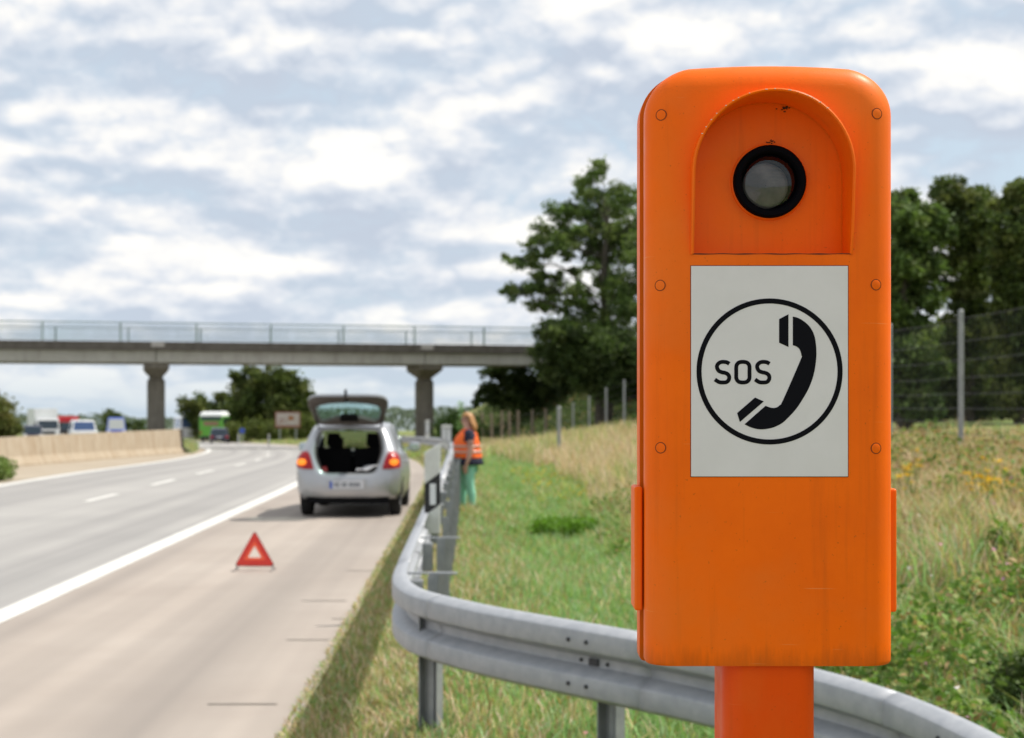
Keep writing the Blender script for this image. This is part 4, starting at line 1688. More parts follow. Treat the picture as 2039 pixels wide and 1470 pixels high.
pelvis = jn((0.03, 0, 0.90), (0.155, 0.15))
waist = jn((0.02, 0, 1.06), (0.15, 0.145), pelvis)
chest = jn((0.015, 0, 1.22), (0.145, 0.14), waist)
shou = jn((0.03, 0, 1.355), (0.10, 0.095), chest)
neck = jn((0.025, 0, 1.435), 0.056, shou)
hd1 = jn((0.0, 0, 1.505), (0.075, 0.07), neck)
hd2 = jn((0.0, 0, 1.575), (0.092, 0.080), hd1)
hd3 = jn((0.012, 0, 1.64), (0.070, 0.062), hd2)
chin = jn((-0.055, 0, 1.495), 0.030, hd1)
nose = jn((-0.105, 0, 1.553), 0.014, hd2)
tips = []
for sy_ in (-1, 1):
    fwd = 0.0 if sy_ < 0 else -0.06
    sh = jn((0.03, 0.17 * sy_, 1.345), 0.066, shou)
    up = jn((0.05, 0.225 * sy_, 1.22), 0.064, sh)
    elb = jn((0.055 + fwd * .3, 0.25 * sy_, 1.07), 0.053, up)
    fore = jn((0.02 + fwd, 0.255 * sy_, 0.94), 0.046, elb)
    wr = jn((-0.015 + fwd, 0.25 * sy_, 0.83), 0.027, fore)
    palm = jn((-0.03 + fwd, 0.245 * sy_, 0.775), (0.020, 0.036), wr)
    for k in range(4):
        bx_ = -0.062 + 0.019 * k + fwd
        ln = (0.068, 0.078, 0.074, 0.058)[k]
        f1 = jn((bx_, 0.243 * sy_, 0.738), 0.0098, palm)
        f2 = jn((bx_ + 0.003, 0.236 * sy_, 0.738 - ln * 0.55), 0.0092, f1)
        f3 = jn((bx_ + 0.010, 0.222 * sy_, 0.738 - ln), 0.0078, f2)
    t1 = jn((-0.068 + fwd, 0.232 * sy_, 0.79), 0.0105, palm)
    t2 = jn((-0.085 + fwd, 0.222 * sy_, 0.755), 0.0095, t1)
    t3 = jn((-0.084 + fwd, 0.214 * sy_, 0.725), 0.008, t2)
    off = 0.055 if sy_ < 0 else -0.085
    hip = jn((0.03, 0.095 * sy_, 0.84), (0.115, 0.11), pelvis)
    th = jn((0.02 + off * .3, 0.105 * sy_, 0.66), 0.092, hip)
    kn = jn((0.0 + off * .7, 0.105 * sy_, 0.47), 0.062, th)
    cf = jn((0.025 + off, 0.105 * sy_, 0.33), 0.060, kn)
    an = jn((0.03 + off, 0.105 * sy_, 0.09), 0.037, cf)
    hl_ = jn((0.03 + off, 0.105 * sy_, 0.04), 0.038, an)
    toe = jn((-0.11 + off, 0.115 * sy_, 0.03), 0.030, hl_)
skin_mesh('body', V, E, R, pelvis, 'skin', woman)


def shell(name, rows, material, parent, n=28, smooth=True, thick=0.006, open_=True):
    """clothing: rows of (z, cx, cy, rx, ry)"""
    mm = MB()
    mm.loft([ring(cx, cy, z, rx, ry, n) for z, cx, cy, rx, ry in rows], True, not open_, not open_)
    ob = mm.build(name, material, parent, smooth=True, angle=60)
    if open_:
        sl_ = ob.modifiers.new('thickness', 'SOLIDIFY')
        sl_.thickness = thick
        sl_.offset = 1
    return ob


# trousers: two legs grown from one waist
V, E, R = [], [], []
p0 = jn((0.035, 0, 0.87), (0.150, 0.145))
for sy_ in (-1, 1):
    off = 0.055 if sy_ < 0 else -0.085
    a = jn((0.036, 0.090 * sy_, 0.82), (0.132, 0.118), p0)
    b_ = jn((0.02 + off * .3, 0.105 * sy_, 0.66), 0.112, a)
    c_ = jn((0.0 + off * .7, 0.105 * sy_, 0.47), 0.084, b_)
    d_ = jn((0.025 + off, 0.105 * sy_, 0.33), 0.080, c_)
    e_ = jn((0.03 + off, 0.105 * sy_, 0.14), 0.058, d_)
    f_ = jn((0.03 + off, 0.105 * sy_, 0.085), 0.048, e_)
skin_mesh('trousers', V, E, R, 0, 'mint_cloth', woman)
# dark shirt with its short sleeves
sh_rows = [(0.81, 0.040, 0, 0.250, 0.260), (0.86, 0.040, 0, 0.245, 0.255), (0.93, 0.035, 0, 0.222, 0.228), (1.05, 0.02, 0, 0.205, 0.205), (1.2, 0.01, 0, 0.19, 0.20), (1.31, 0.025, 0, 0.15, 0.19), (1.37, 0.03, 0, 0.115, 0.15), (1.41, 0.03, 0, 0.07, 0.085)]
shirt = shell('shirt', sh_rows, 'navy_cloth', woman)
for sy_ in (-1, 1):
    mm = MB()
    mm.tube([(0.03, 0.14 * sy_, 1.35), (0.035, 0.19 * sy_, 1.325), (0.05, 0.226 * sy_, 1.23), (0.055, 0.238 * sy_, 1.17)], [0.075, 0.082, 0.074, 0.07], 14, cap=False)
    mm.build('sleeve', 'navy_cloth', shirt, smooth=True)
vest_rows = [(0.925, 0.030, 0, 0.235, 0.235), (0.95, 0.028, 0, 0.236, 0.236), (1.05, 0.014, 0, 0.228, 0.222), (1.16, 0.0, 0, 0.224, 0.214), (1.26, 0.004, 0, 0.196, 0.20), (1.33, 0.02, 0, 0.16, 0.175), (1.385, 0.03, 0, 0.118, 0.13), (1.42, 0.03, 0, 0.082, 0.09)]


def vest_at(z):
    for a, b in zip(vest_rows[:-1], vest_rows[1:]):
        if a[0] <= z <= b[0]:
            t = (z - a[0]) / (b[0] - a[0])
            return [p * (1 - t) + q * t for p, q in zip(a, b)]


# the vest leaves an arm hole on either side: rows with a gap
mm = MB()
n = 40
zs = np.linspace(0.925, 1.42, 24)
vs, fs = [], []
for z in zs:
    _, cx, cy, rx, ry = vest_at(min(max(z, 0.9251), 1.4199))
    for k in range(n):
        a = 2 * math.pi * k / n
        wv = 1 + 0.012 * math.sin(5 * a + z * 14)
        vs.append((cx + rx * wv * math.cos(a), cy + ry * wv * math.sin(a), z))
for i in range(len(zs) - 1):
    for k in range(n):
        a = 2 * math.pi * (k + 0.5) / n
        zc = (zs[i] + zs[i + 1]) / 2
        dx, dz = math.cos(a) * 0.2 - 0.02, zc - 1.27
        if (dx / 0.085) ** 2 + (dz / 0.105) ** 2 < 1 and abs(math.sin(a)) > 0.5:
            continue
        fs.append((i * n + k, i * n + (k + 1) % n, (i + 1) * n + (k + 1) % n, (i + 1) * n + k))
mm.add(vs, fs)
vest = mm.build('safety_vest', 'vest_orange', woman, smooth=True, angle=60)
sl = vest.modifiers.new('thickness', 'SOLIDIFY')
sl.thickness = 0.008
for zc in (1.03, 1.125):
    rows = []
    for z in (zc - 0.019, zc + 0.019):
        _, cx, cy, rx, ry = vest_at(z)
        rows.append((z, cx, cy, rx * 1.012 + 0.006, ry * 1.012 + 0.006))
    shell('reflective_band', rows, 'vest_band', vest, thick=0.003)
# hair, face
mm = MB()
rows = []
vs, fs = [], []
n = 24
hz = [(1.375, .100, .060, .105), (1.42, .100, .082, .118), (1.47, .088, .092, .122), (1.52, .060, .104, .116), (1.57, .034, .108, .103), (1.62, .022, .104, .098), (1.66, .018, .085, .080), (1.69, .016, .05, .05), (1.70, .016, .004, .004)]
for z, cx, rx, ry in hz:
    for k in range(n):
        a = 2 * math.pi * k / n
        wv = 1 + 0.05 * math.sin(k * 2.7 + z * 40)
        vs.append((cx + rx * wv * math.cos(a), ry * wv * math.sin(a), z))
for i in range(len(hz) - 1):
    for k in range(n):
        a = 2 * math.pi * (k + 0.5) / n
        if math.cos(a) < 0.0 and hz[i][0] < 1.60:
            continue
        fs.append((i * n + k, i * n + (k + 1) % n, (i + 1) * n + (k + 1) % n, (i + 1) * n + k))
mm.add(vs, fs)
hr = mm.build('hair', 'hair', woman, smooth=True, angle=80)
sl = hr.modifiers.new('thickness', 'SOLIDIFY')
sl.thickness = 0.014
mm = MB()
for sy_ in (-1, 1):
    mm.loft([[(-0.088 + e + abs(math.cos(a)) * 0.0, 0.036 * sy_ + 0.028 * f * math.cos(a), 1.572 + 0.021 * f * math.sin(a)) for a in np.linspace(0, 2 * math.pi, 12, endpoint=False)] for f, e in ((1.0, 0.012), (1.0, 0.0), (0.6, -0.006), (0.05, -0.008))])
    mm.tube([(-0.085, 0.062 * sy_, 1.576), (-0.02, 0.083 * sy_, 1.578), (0.02, 0.083 * sy_, 1.574)], 0.0045, 6)
mm.tube([(-0.094, -0.02, 1.576), (-0.1, 0, 1.578), (-0.094, 0.02, 1.576)], 0.004, 6)
mm.build('sunglasses', 'dark_lens', woman, smooth=True)
mm = MB()
mm.tube([(-0.080, -0.022, 1.512), (-0.088, 0, 1.514), (-0.080, 0.022, 1.512)], [0.004, 0.008, 0.004], 8)
mm.build('mouth', 'lips', woman, smooth=True)
for sy_ in (-1, 1):
    off = 0.055 if sy_ < 0 else -0.085
    mm = MB()
    mm.loft([ring(-0.03 + off, 0.108 * sy_, z, rx, ry, 16) for z, rx, ry in ((0.0, .125, .046), (0.02, .128, .049), (0.05, .11, .045), (0.075, .07, .04))])
    mm.build('shoe', 'shoe', woman, smooth=True, bevel=0.0)

woman.scale = (1.06, 1.06, 1.06)

# ------------------------------------------------------------------ distant traffic
mat('coach_green', (0.10, 0.36, 0.02), 0.35, var=(0.085, 0.32, 0.018), vscale=1.5, coat=0.4)
mat('white_panel', (0.74, 0.75, 0.75), 0.5, var=(0.66, 0.67, 0.66), vscale=1.2)
mat('grey_panel', (0.40, 0.42, 0.41), 0.6)
mat('coach_band', (0.28, 0.16, 0.10), 0.4)
mat('vehicle_glass', (0.02, 0.035, 0.05), 0.08)
mat('blue_glass', (0.05, 0.09, 0.20), 0.12)
mat('red_panel', (0.72, 0.03, 0.04), 0.5)
mat('blue_panel', (0.035, 0.085, 0.42), 0.5)
mat('dark_blue_paint', (0.014, 0.016, 0.045), 0.3, coat=0.6)
mat('head_lamp', (0.85, 0.85, 0.8), 0.1)
mat('chassis', (0.03, 0.03, 0.032), 0.8)


def wheel_pair(root, xs, y, r, wd=0.28):
    for x in xs:
        mm = MB()
        n_ = 20
        mm.loft([[(x + u, y + rr * math.cos(2 * math.pi * k / n_), r + rr * math.sin(2 * math.pi * k / n_)) for k in range(n_)] for u, rr in ((-wd / 2, r * .9), (-wd / 2 + .03, r), (wd / 2 - .03, r), (wd / 2, r * .9))])
        wv_ = mm.build('wheel', 'tyre', root, smooth=True)
        mm = MB()
        sgn = 1 if x > 0 else -1
        mm.loft([[(x + sgn * (wd / 2 + u), y + rr * math.cos(2 * math.pi * k / n_), r + rr * math.sin(2 * math.pi * k / n_)) for k in range(n_)] for u, rr in ((0.001, r * .6), (0.02, r * .5), (0.03, 0.01))])
        mm.build('rim', 'rim_silver', wv_, smooth=True)


# every vehicle is built with y = 0 at the end that faces the camera
def lorry(px, d, rz, panel, cabm, H, L, label, cab_h=2.6, W=2.45):
    X = (px - 1019.5) / FPX * d
    root = tag(empty('lorry', (X, d, float(z_base(d)) + 0.01), rz), label, 'lorry')
    mm = MB()
    mm.loft([[(-W / 2, 0.0, .45), (W / 2, 0.0, .45), (W / 2, 1.9, .45), (-W / 2, 1.9, .45)], [(-W / 2, -0.05, 1.3), (W / 2, -0.05, 1.3), (W / 2, 1.9, 1.3), (-W / 2, 1.9, 1.3)],
             [(-W / 2 + .06, 0.28, cab_h), (W / 2 - .06, 0.28, cab_h), (W / 2 - .06, 1.9, cab_h), (-W / 2 + .06, 1.9, cab_h)]])
    cab = mm.build('cab', cabm, root, bevel=0.06)
    mm = MB()
    za, zb_ = 1.42, cab_h - 0.22
    f = lambda z: -0.05 + 0.33 * (z - 1.3) / (cab_h - 1.3) - 0.012
    mm.loft([[(-W / 2 + .12, f(za), za), (W / 2 - .12, f(za), za), (W / 2 - .12, f(za) + .03, za), (-W / 2 + .12, f(za) + .03, za)], [(-W / 2 + .18, f(zb_), zb_), (W / 2 - .18, f(zb_), zb_), (W / 2 - .18, f(zb_) + .03, zb_), (-W / 2 + .18, f(zb_) + .03, zb_)]])
    mm.build('windscreen', 'vehicle_glass', cab)
    for sx in (-1, 1):
        mm = MB()
        mm.box((W / 2 * .72 * sx, -0.04, .78), (.34, .06, .2))
        mm.build('headlight', 'head_lamp', cab, bevel=0.02)
        mm = MB()
        mm.box((W / 2 * sx * 1.0 + .01 * sx, 1.0, (za + zb_) / 2), (.02, .8, .62))
        mm.build('side_window', 'vehicle_glass', cab)
        mm = MB()
        mm.box((W / 2 * sx + .17 * sx, 0.1, 1.9), (.2, .1, .5))
        mm.build('mirror', 'chassis', cab, bevel=0.03)
    mm = MB()
    mm.box((0, -0.03, 1.03), (W * .62, .06, .34))
    mm.box((0, -0.02, .52), (W * .9, .06, .16))
    mm.build('grille', 'chassis', cab)
    mm = MB()
    mm.box((0, 2.05 + L / 2, 1.0 + (H - 1.0) / 2), (W + .08, L, H - 1.0))
    mm.build('cargo_box', panel, root, bevel=0.03)
    mm = MB()
    mm.box((0, 1.6 + L / 2, .78), (W * .6, L + 2.4, .3))
    mm.build('frame', 'chassis', root)
    wheel_pair(root, (-W / 2 + .2, W / 2 - .2), 1.0, .5)
    wheel_pair(root, (-W / 2 + .2, W / 2 - .2), L * .8 + 1.6, .5)
    return root


def van(px, d, rz, paint, glass, W, H, L, label, nm='van', rear=False, cat='van', lamps=None):
    """one-box or car body seen from its end"""
    X = (px - 1019.5) / FPX * d
    root = tag(empty(nm, (X, d, float(z_base(d)) + 0.01), rz), label, cat)
    hz_ = H * .52
    mm = MB()

    def rect(z, y0, y1, w_):
        return [(-w_ / 2, y0, z), (w_ / 2, y0, z), (w_ / 2, y1, z), (-w_ / 2, y1, z)]
    mm.loft([rect(.25, .06, L - .06, W * .94), rect(.5, 0, L, W), rect(hz_, .05, L - .05, W), rect(hz_ + .03, .22 if not rear else .1, L - .35, W * .96), rect(H - .08, .62 if not rear else .30, L - (1.0 if rear else .2), W * .82), rect(H, .85 if not rear else .48, L - (1.3 if rear else .4), W * .70)])
    b_ = mm.build('body', paint, root, smooth=True, bevel=0.04, angle=40)
    ya, yb = (.22, .62) if not rear else (.1, .30)
    mm = MB()
    z0_, z1_ = hz_ + .08, H - .12
    g = lambda z: ya + (yb - ya) * (z - hz_ - .03) / (H - .11 - hz_) - .012
    mm.loft([[(-W * .42, g(z0_), z0_), (W * .42, g(z0_), z0_), (W * .42, g(z0_) + .02, z0_), (-W * .42, g(z0_) + .02, z0_)], [(-W * .37, g(z1_), z1_), (W * .37, g(z1_), z1_), (W * .37, g(z1_) + .02, z1_), (-W * .37, g(z1_) + .02, z1_)]])
    mm.build('windscreen' if not rear else 'rear_window', glass, b_)
    for sx in (-1, 1):
        mm = MB()
        mm.loft([[(sx * (W * .475 + .005), 1.0, z0_ + .02), (sx * (W * .475 + .005), L - 1.3, z0_ + .02), (sx * (W * .46), L - 1.3, z0_ + .02), (sx * (W * .46), 1.0, z0_ + .02)], [(sx * (W * .425 + .008), 1.1, z1_ - .04), (sx * (W * .425 + .008), L - 1.5, z1_ - .04), (sx * (W * .41), L - 1.5, z1_ - .04), (sx * (W * .41), 1.1, z1_ - .04)]])
        mm.build('side_window', glass, b_)
        mm = MB()
        mm.box((sx * W * .40, .0, hz_ - .12), (W * .17, .08, .2))
        mm.build('tail_lamp' if rear else 'headlight', lamps or 'head_lamp', b_, bevel=0.02)
    mm = MB()
    mm.box((0, -.02, .62), (.52, .03, .12))
    mm.build('number_plate', 'plate_white', b_)
    wheel_pair(root, (-W / 2 + .12, W / 2 - .12), .8, .31, .2)
    wheel_pair(root, (-W / 2 + .12, W / 2 - .12), L - .85, .31, .2)
    return root


lorry(96, 168, math.radians(24), 'white_panel', 'white_panel', 3.72, 7.0, 'white box lorry coming the other way behind the median wall')
lorry(139, 186, math.radians(22), 'red_panel', 'chassis', 3.0, 7.0, 'lorry with bright red load following the white box lorry', 2.3)
van(168, 150, math.radians(20), 'white_panel', 'blue_glass', 2.5, 2.25, 5.2, 'white van with bluish windscreen behind the median wall')
van(232, 140, math.radians(16), 'blue_panel', 'grey_panel', 1.75, 2.42, 4.6, 'bright blue van in front of a round bush, leftmost of the bridge pillar')
van(66, 150, math.radians(20), 'dark_blue_paint', 'vehicle_glass', 1.9, 1.75, 4.2, 'dark car beside the white box lorry, its roof just over the wall', 'oncoming_car', cat='car')
van(378, 205, math.radians(20), 'white_panel', 'blue_glass', 2.5, 3.1, 8.0, 'whitish high vehicle left of the green coach', 'white_coach', cat='coach')
dcar = van(437, 142, math.radians(12), 'dark_blue_paint', 'vehicle_glass', 1.74, 1.45, 4.2, 'small dark blue car with red tail lamps driving behind the green coach', 'distant_car', True, 'car', 'lamp_red')

CD = 163.0
coach = tag(empty('coach', ((420 - 1019.5) / FPX * CD, CD, float(z_base(CD))), math.radians(7)), 'tall green coach with white roof seen from behind on the far bend', 'coach')
W, H, L = 2.5, 3.25, 11.5
m = MB()
m.loft([[(-W / 2, 0.05, .35), (W / 2, .05, .35), (W / 2, L, .35), (-W / 2, L, .35)], [(-W / 2, 0, 1.0), (W / 2, 0, 1.0), (W / 2, L, 1.0), (-W / 2, L, 1.0)], [(-W / 2, .10, H - .45), (W / 2, .10, H - .45), (W / 2, L, H - .45), (-W / 2, L, H - .45)]])
cb = m.build('body', 'coach_green', coach, bevel=0.08)
m = MB()
m.loft([[(-W / 2, .10, H - .447), (W / 2, .10, H - .447), (W / 2, L, H - .447), (-W / 2, L, H - .447)], [(-W / 2 + .12, .25, H - .1), (W / 2 - .12, .25, H - .1), (W / 2 - .12, L - .1, H - .1), (-W / 2 + .12, L - .1, H - .1)], [(-W / 2 + .35, .6, H + .06), (W / 2 - .35, .6, H + .06), (W / 2 - .35, L - .5, H + .06), (-W / 2 + .35, L - .5, H + .06)]])
m.build('roof', 'white_panel', coach, bevel=0.05)
for nm, zc, hh, ww, mt in (('rear_window', 2.58, .34, 2.1, 'vehicle_glass'), ('rear_band', 2.02, .42, 1.55, 'coach_band')):
    m = MB()
    m.box((.0, .035 + .01 * (zc - 1), zc), (ww, .06, hh))
    m.build(nm, mt, cb)
for sx in (-1, 1):
    m = MB()
    m.box((1.08 * sx, -.0, 1.05), (.16, .05, .34))
    m.build('tail_lamp', 'lamp_red', cb)
    m = MB()
    m.box((W / 2 * sx, L / 2, 2.2), (.02, L - 1.0, .8))
    m.build('side_window', 'vehicle_glass', cb)
m = MB()
m.box((0, .02, .5), (2.3, .08, .28))
m.build('bumper', 'chassis', cb)
wheel_pair(coach, (-1.05, 1.05), 2.6, .5)
wheel_pair(coach, (-1.05, 1.05), 8.8, .5)

# ------------------------------------------------------------------ signs on the far roadside
mat('sign_brown', (0.26, 0.10, 0.07), 0.6)
mat('sign_pale', (0.52, 0.46, 0.45), 0.6, var=(0.44, 0.37, 0.36), vscale=1.6)
mat('sign_rust', (0.33, 0.13, 0.05), 0.6)
BDs = 150.0
p = world_at(573, 836, BDs)
bs = tag(empty('billboard', (p.x, BDs, float(ground_z(p.x, BDs)) - 0.2), math.radians(4)), 'brown and white information board on two posts before the dark trees', 'sign')
zc = p.z - bs.location.z
m = MB()
m.box((0, 0, zc), (2.5, .08, 1.6))
pn = m.build('panel', 'sign_brown', bs)
m = MB()
m.box((0, -.045, zc + .05), (2.24, .02, 1.22))
m.build('panel_face', 'sign_pale', pn)
m = MB()
m.loft([[(.32 + .30 * f * math.cos(a), -.06 - e, zc + .12 + .24 * f * math.sin(a) * (1.2 if math.sin(a) > 0 else .7)) for a in np.linspace(0, 2 * math.pi, 14, endpoint=False)] for f, e in ((1, -.005), (1, .01), (.3, .012))])
m.build('emblem', 'sign_rust', pn)
m = MB()
for k, (xx, ww) in enumerate(((-.75, .5), (-.4, .6), (-.55, .45))):
    m.box((xx, -.06, zc - .28 + .0 * k + .17 * k), (ww, .012, .07))
m.build('lines', 'sign_brown', pn)
for sx in (-.8, .8):
    m = MB()
    m.tube([(sx, .08, 0), (sx, .08, zc + .7)], .06, 8)
    m.build('leg', 'galvanised_dull', bs)
p = world_at(482, 858, 135)
rs = tag(empty('round_sign', (p.x, 135, float(z_base(135)) - 0.2), 0.1), 'tiny round blue sign at the far roadside in front of the dark trees', 'sign')
zc = p.z - rs.location.z
m = MB()
m.loft([[(r * math.cos(a), y, zc + r * math.sin(a)) for a in np.linspace(0, 2 * math.pi, 20, endpoint=False)] for r, y in ((.24, .02), (.25, 0.0), (.24, -.01))])
m.build('disc', 'blue_panel', rs)
m = MB()
m.tube([(0, .05, 0), (0, .05, zc + .2)], .04, 8)
m.build('pole', 'galvanised_dull', rs)

# ------------------------------------------------------------------ game fence along the verge
mat('fence_post', (0.27, 0.28, 0.28), 0.55, 0.2, var=(0.35, 0.36, 0.36), vscale=6)
mat('fence_wire', (0.11, 0.115, 0.12), 0.6, 0.2)
mat('wood_post', (0.22, 0.17, 0.125), 0.9, var=(0.30, 0.24, 0.18), vscale=8)


def fence_s(d):
    return 7.34 + 0.56 * min(1.0, max(0.0, (d - 22.5) / 40.0))


fpts = []
d = 14.5
while d < 80:
    s_ = fence_s(d)
    X = float(road_x(s_, d))
    fpts.append((X, d, float(ground_z(X, d))))
    d += 4.0
fence = tag(empty('game_fence', (fpts[2][0], fpts[2][1], fpts[2][2])), 'tall wire mesh fence on grey steel posts running along the top of the verge', 'fence')
FO = Vector(fpts[2])
FH = 2.25
for (X, d, z) in fpts:
    m = MB()
    m.tube([(X - FO.x, d - FO.y, z - .3 - FO.z), (X - FO.x, d - FO.y, z + FH - FO.z)], .041, 10)
    m.tube([(X - FO.x, d - FO.y, z + FH - FO.z), (X - FO.x, d - FO.y, z + FH + .03 - FO.z)], [.044, .026], 10)
    m.build('post', 'fence_post', fence, smooth=True, angle=40)
wires = MB()
for (A, B) in zip(fpts[:-1], fpts[1:]):
    A, B = Vector(A), Vector(B)
    for h in (0.08, .25, .42, .60, .80, 1.02, 1.26, 1.52, 1.80, 2.14):
        sag = -0.015
        mid = (A + B) / 2
        wires.tube([(A.x - FO.x, A.y - FO.y, A.z + h - FO.z), (mid.x - FO.x, mid.y - FO.y, mid.z + h + sag - FO.z), (B.x - FO.x, B.y - FO.y, B.z + h - FO.z)], 0.0036 if A.y < 40 else 0.0036, 4, cap=False)
    if A.y < 44:
        nn = 26
        for k in range(nn):
            q = A.lerp(B, k / nn)
            wires.tube([(q.x - FO.x, q.y - FO.y, q.z + .05 - FO.z), (q.x - FO.x, q.y - FO.y, q.z + 2.13 - FO.z)], 0.0022, 3, cap=False)
wires.build('wire_mesh', 'fence_wire', fence)
fpts2 = []
for d in (82, 86, 90, 92.5, 95, 98, 101, 104):
    X = float(road_x(7.95, d))
    fpts2.append((X, d, float(ground_z(X, d))))
fence2 = tag(empty('wooden_fence', fpts2[0]), 'distant fence of weathered brown wooden posts below the dark trees', 'fence')
F2 = Vector(fpts2[0])
random.seed(11)
for i, (X, d, z) in enumerate(fpts2):
    m = MB()
    ln = random.uniform(-.06, .06)
    m.tube([(X - F2.x, d - F2.y, z - .2 - F2.z), (X - F2.x + ln, d - F2.y, z + 2.2 + random.uniform(-.1, .1) - F2.z)], [.085, .075], 8)
    m.build('post', 'wood_post', fence2, smooth=True, angle=40)
wires = MB()
for (A, B) in zip(fpts2[:-1], fpts2[1:]):
    for h in (.4, .9, 1.4, 1.95):
        wires.tube([(A[0] - F2.x, A[1] - F2.y, A[2] + h - F2.z), (B[0] - F2.x, B[1] - F2.y, B[2] + h - F2.z)], .006, 4, cap=False)
wires.build('wires', 'fence_wire', fence2)
p = world_at(1113, 880, 45)
zg = float(ground_z(p.x, 45))
sp = tag(empty('marker_post', (p.x, 45, zg)), 'pale short round post standing alone in the tall dry grass before the fence', 'post')
m = MB()
m.tube([(0, 0, -.2), (0, 0, world_at(0, 812, 45).z - zg)], .055, 12)
m.build('shaft', 'fence_post', sp, smooth=True, angle=40)
m = MB()
zt = world_at(0, 812, 45).z - zg
m.loft([ring(0, 0, zt - .02, .062, .062, 12), ring(0, 0, zt + .01, .062, .062, 12), ring(0, 0, zt + .04, .03, .03, 12)])
m.build('cap', 'fence_post', sp, smooth=True, angle=40)

# ------------------------------------------------------------------ vegetation
leaf_mat('leaf', 0.6, 0.35)
leaf_mat('blade', 0.7, 0.42)
leaf_mat('petal', 0.7, 0.2)
mat('bark', (0.055, 0.045, 0.035), 0.95, var=(0.10, 0.085, 0.065), vscale=7, bump=0.5, bscale=14)


def tint_mesh(name, verts, faces_flat, loop_counts, colors, material, parent=None):
    """big mesh from arrays, with one colour per vertex in the attribute 'tint'"""
    me_ = bpy.data.meshes.new(name)
    me_.vertices.add(len(verts))
    me_.vertices.foreach_set('co', np.ascontiguousarray(verts, dtype=np.float32).ravel())
    me_.loops.add(len(faces_flat))
    me_.loops.foreach_set('vertex_index', np.ascontiguousarray(faces_flat, dtype=np.int32))
    me_.polygons.add(len(loop_counts))
    st_ = np.concatenate([[0], np.cumsum(loop_counts)[:-1]]).astype(np.int32)
    me_.polygons.foreach_set('loop_start', st_)
    me_.update(calc_edges=True)
    at_ = me_.attributes.new('tint', 'FLOAT_COLOR', 'POINT')
    rgba = np.ones((len(verts), 4), dtype=np.float32)
    rgba[:, :3] = colors
    at_.data.foreach_set('color', rgba.ravel())
    me_.materials.append(MATS[material])
    me_.validate()
    o_ = bpy.data.objects.new(name, me_)
    COL.objects.link(o_)
    if parent is not None:
        o_.parent = parent
    return o_


def leaves(name, pos, size, col, material='leaf', parent=None, origin=(0, 0, 0), upbias=0.35, aspect=0.62):
    """pointed leaves, slightly folded, in random directions"""
    n_ = len(pos)
    a = RNG.normal(size=(n_, 3))
    a[:, 2] *= 0.75
    a /= np.linalg.norm(a, axis=1, keepdims=True)
    nb = RNG.normal(size=(n_, 3)) + np.array([0, 0, upbias * 2])
    b = np.cross(a, nb)
    b /= np.linalg.norm(b, axis=1, keepdims=True) + 1e-9
    c = np.cross(b, a)
    L = size[:, None]
    P0 = pos - a * L * 0.5
    P2 = pos + a * L * 0.5 - c * L * 0.12
    P1 = pos + b * L * aspect * 0.5 + c * L * 0.10
    P3 = pos - b * L * aspect * 0.5 + c * L * 0.10
    V_ = np.stack([P0, P1, P2, P3], 1).reshape(-1, 3) - np.array(origin)
    base = np.arange(n_)[:, None] * 4
    F = np.concatenate([base + 0, base + 1, base + 2, base + 0, base + 2, base + 3], 1).reshape(-1)
    return tint_mesh(name, V_, F, np.full(n_ * 2, 3), np.repeat(col, 4, 0), material, parent)


def blades(name, pos, h, wd, lean, col, material='blade', parent=None, origin=(0, 0, 0)):
    n_ = len(pos)
    th = RNG.uniform(0, 2 * math.pi, n_)
    sx_, sy_ = np.cos(th), np.sin(th)
    side = np.stack([sx_, sy_, np.zeros(n_)], 1)
    ph = th + math.pi / 2 + RNG.normal(size=n_) * 0.5
    ld = np.stack([np.cos(ph), np.sin(ph), np.zeros(n_)], 1)
    H_ = h[:, None]
    w2 = (wd / 2)[:, None]
    up = np.array([0, 0, 1.0])
    mid = pos + up * H_ * 0.55 + ld * H_ * lean[:, None] * 0.30
    tip = pos + up * H_ * (1.0 - 0.25 * lean[:, None]) + ld * H_ * lean[:, None]
    V_ = np.stack([pos - side * w2, pos + side * w2, mid + side * w2 * 0.75, mid - side * w2 * 0.75, tip], 1).reshape(-1, 3) - np.array(origin)
    base = np.arange(n_)[:, None] * 5
    F = np.concatenate([base + 0, base + 1, base + 2, base + 3, base + 3, base + 2, base + 4], 1).reshape(-1)
    cnt = np.tile([4, 3], n_)
    return tint_mesh(name, V_, F, cnt, np.repeat(col, 5, 0), material, parent)


def vnoise(x, y, scale, seed=0):
    """cheap smooth value noise in 0..1"""
    r = np.random.default_rng(seed).random((64, 64))
    u, v = x / scale, y / scale
    i, j = np.floor(u).astype(int), np.floor(v).astype(int)
    fu, fv = sm(u - i), sm(v - j)
    g = lambda a, b: r[a % 64, b % 64]
    return (g(i, j) * (1 - fu) + g(i + 1, j) * fu) * (1 - fv) + (g(i, j + 1) * (1 - fu) + g(i + 1, j + 1) * fu) * fv


def pick(cols, n_, jit=0.18, wgt=None):
    cols = np.array(cols)
    k = RNG.choice(len(cols), n_, p=wgt)
    k2 = RNG.choice(len(cols), n_, p=wgt)
    f = RNG.random((n_, 1)) * 0.5
    c = cols[k] * (1 - f) + cols[k2] * f
    return np.clip(c * (1 + RNG.normal(size=(n_, 1)) * jit), 0.003, 0.9)


def ts_points(n_, t0, t1, d0, d1, power=1.0):
    """points on the ground right of the road edge, denser near the camera"""
    t = RNG.uniform(t0, t1, n_)
    u = RNG.random(n_)
    d = d0 * (d1 / d0) ** u if power == 1.0 else d0 + (d1 - d0) * u ** power
    X = road_x(EDGE + t, d)
    Z = ground_z(X, d) - 0.015
    return t, np.stack([X, d, Z], 1)


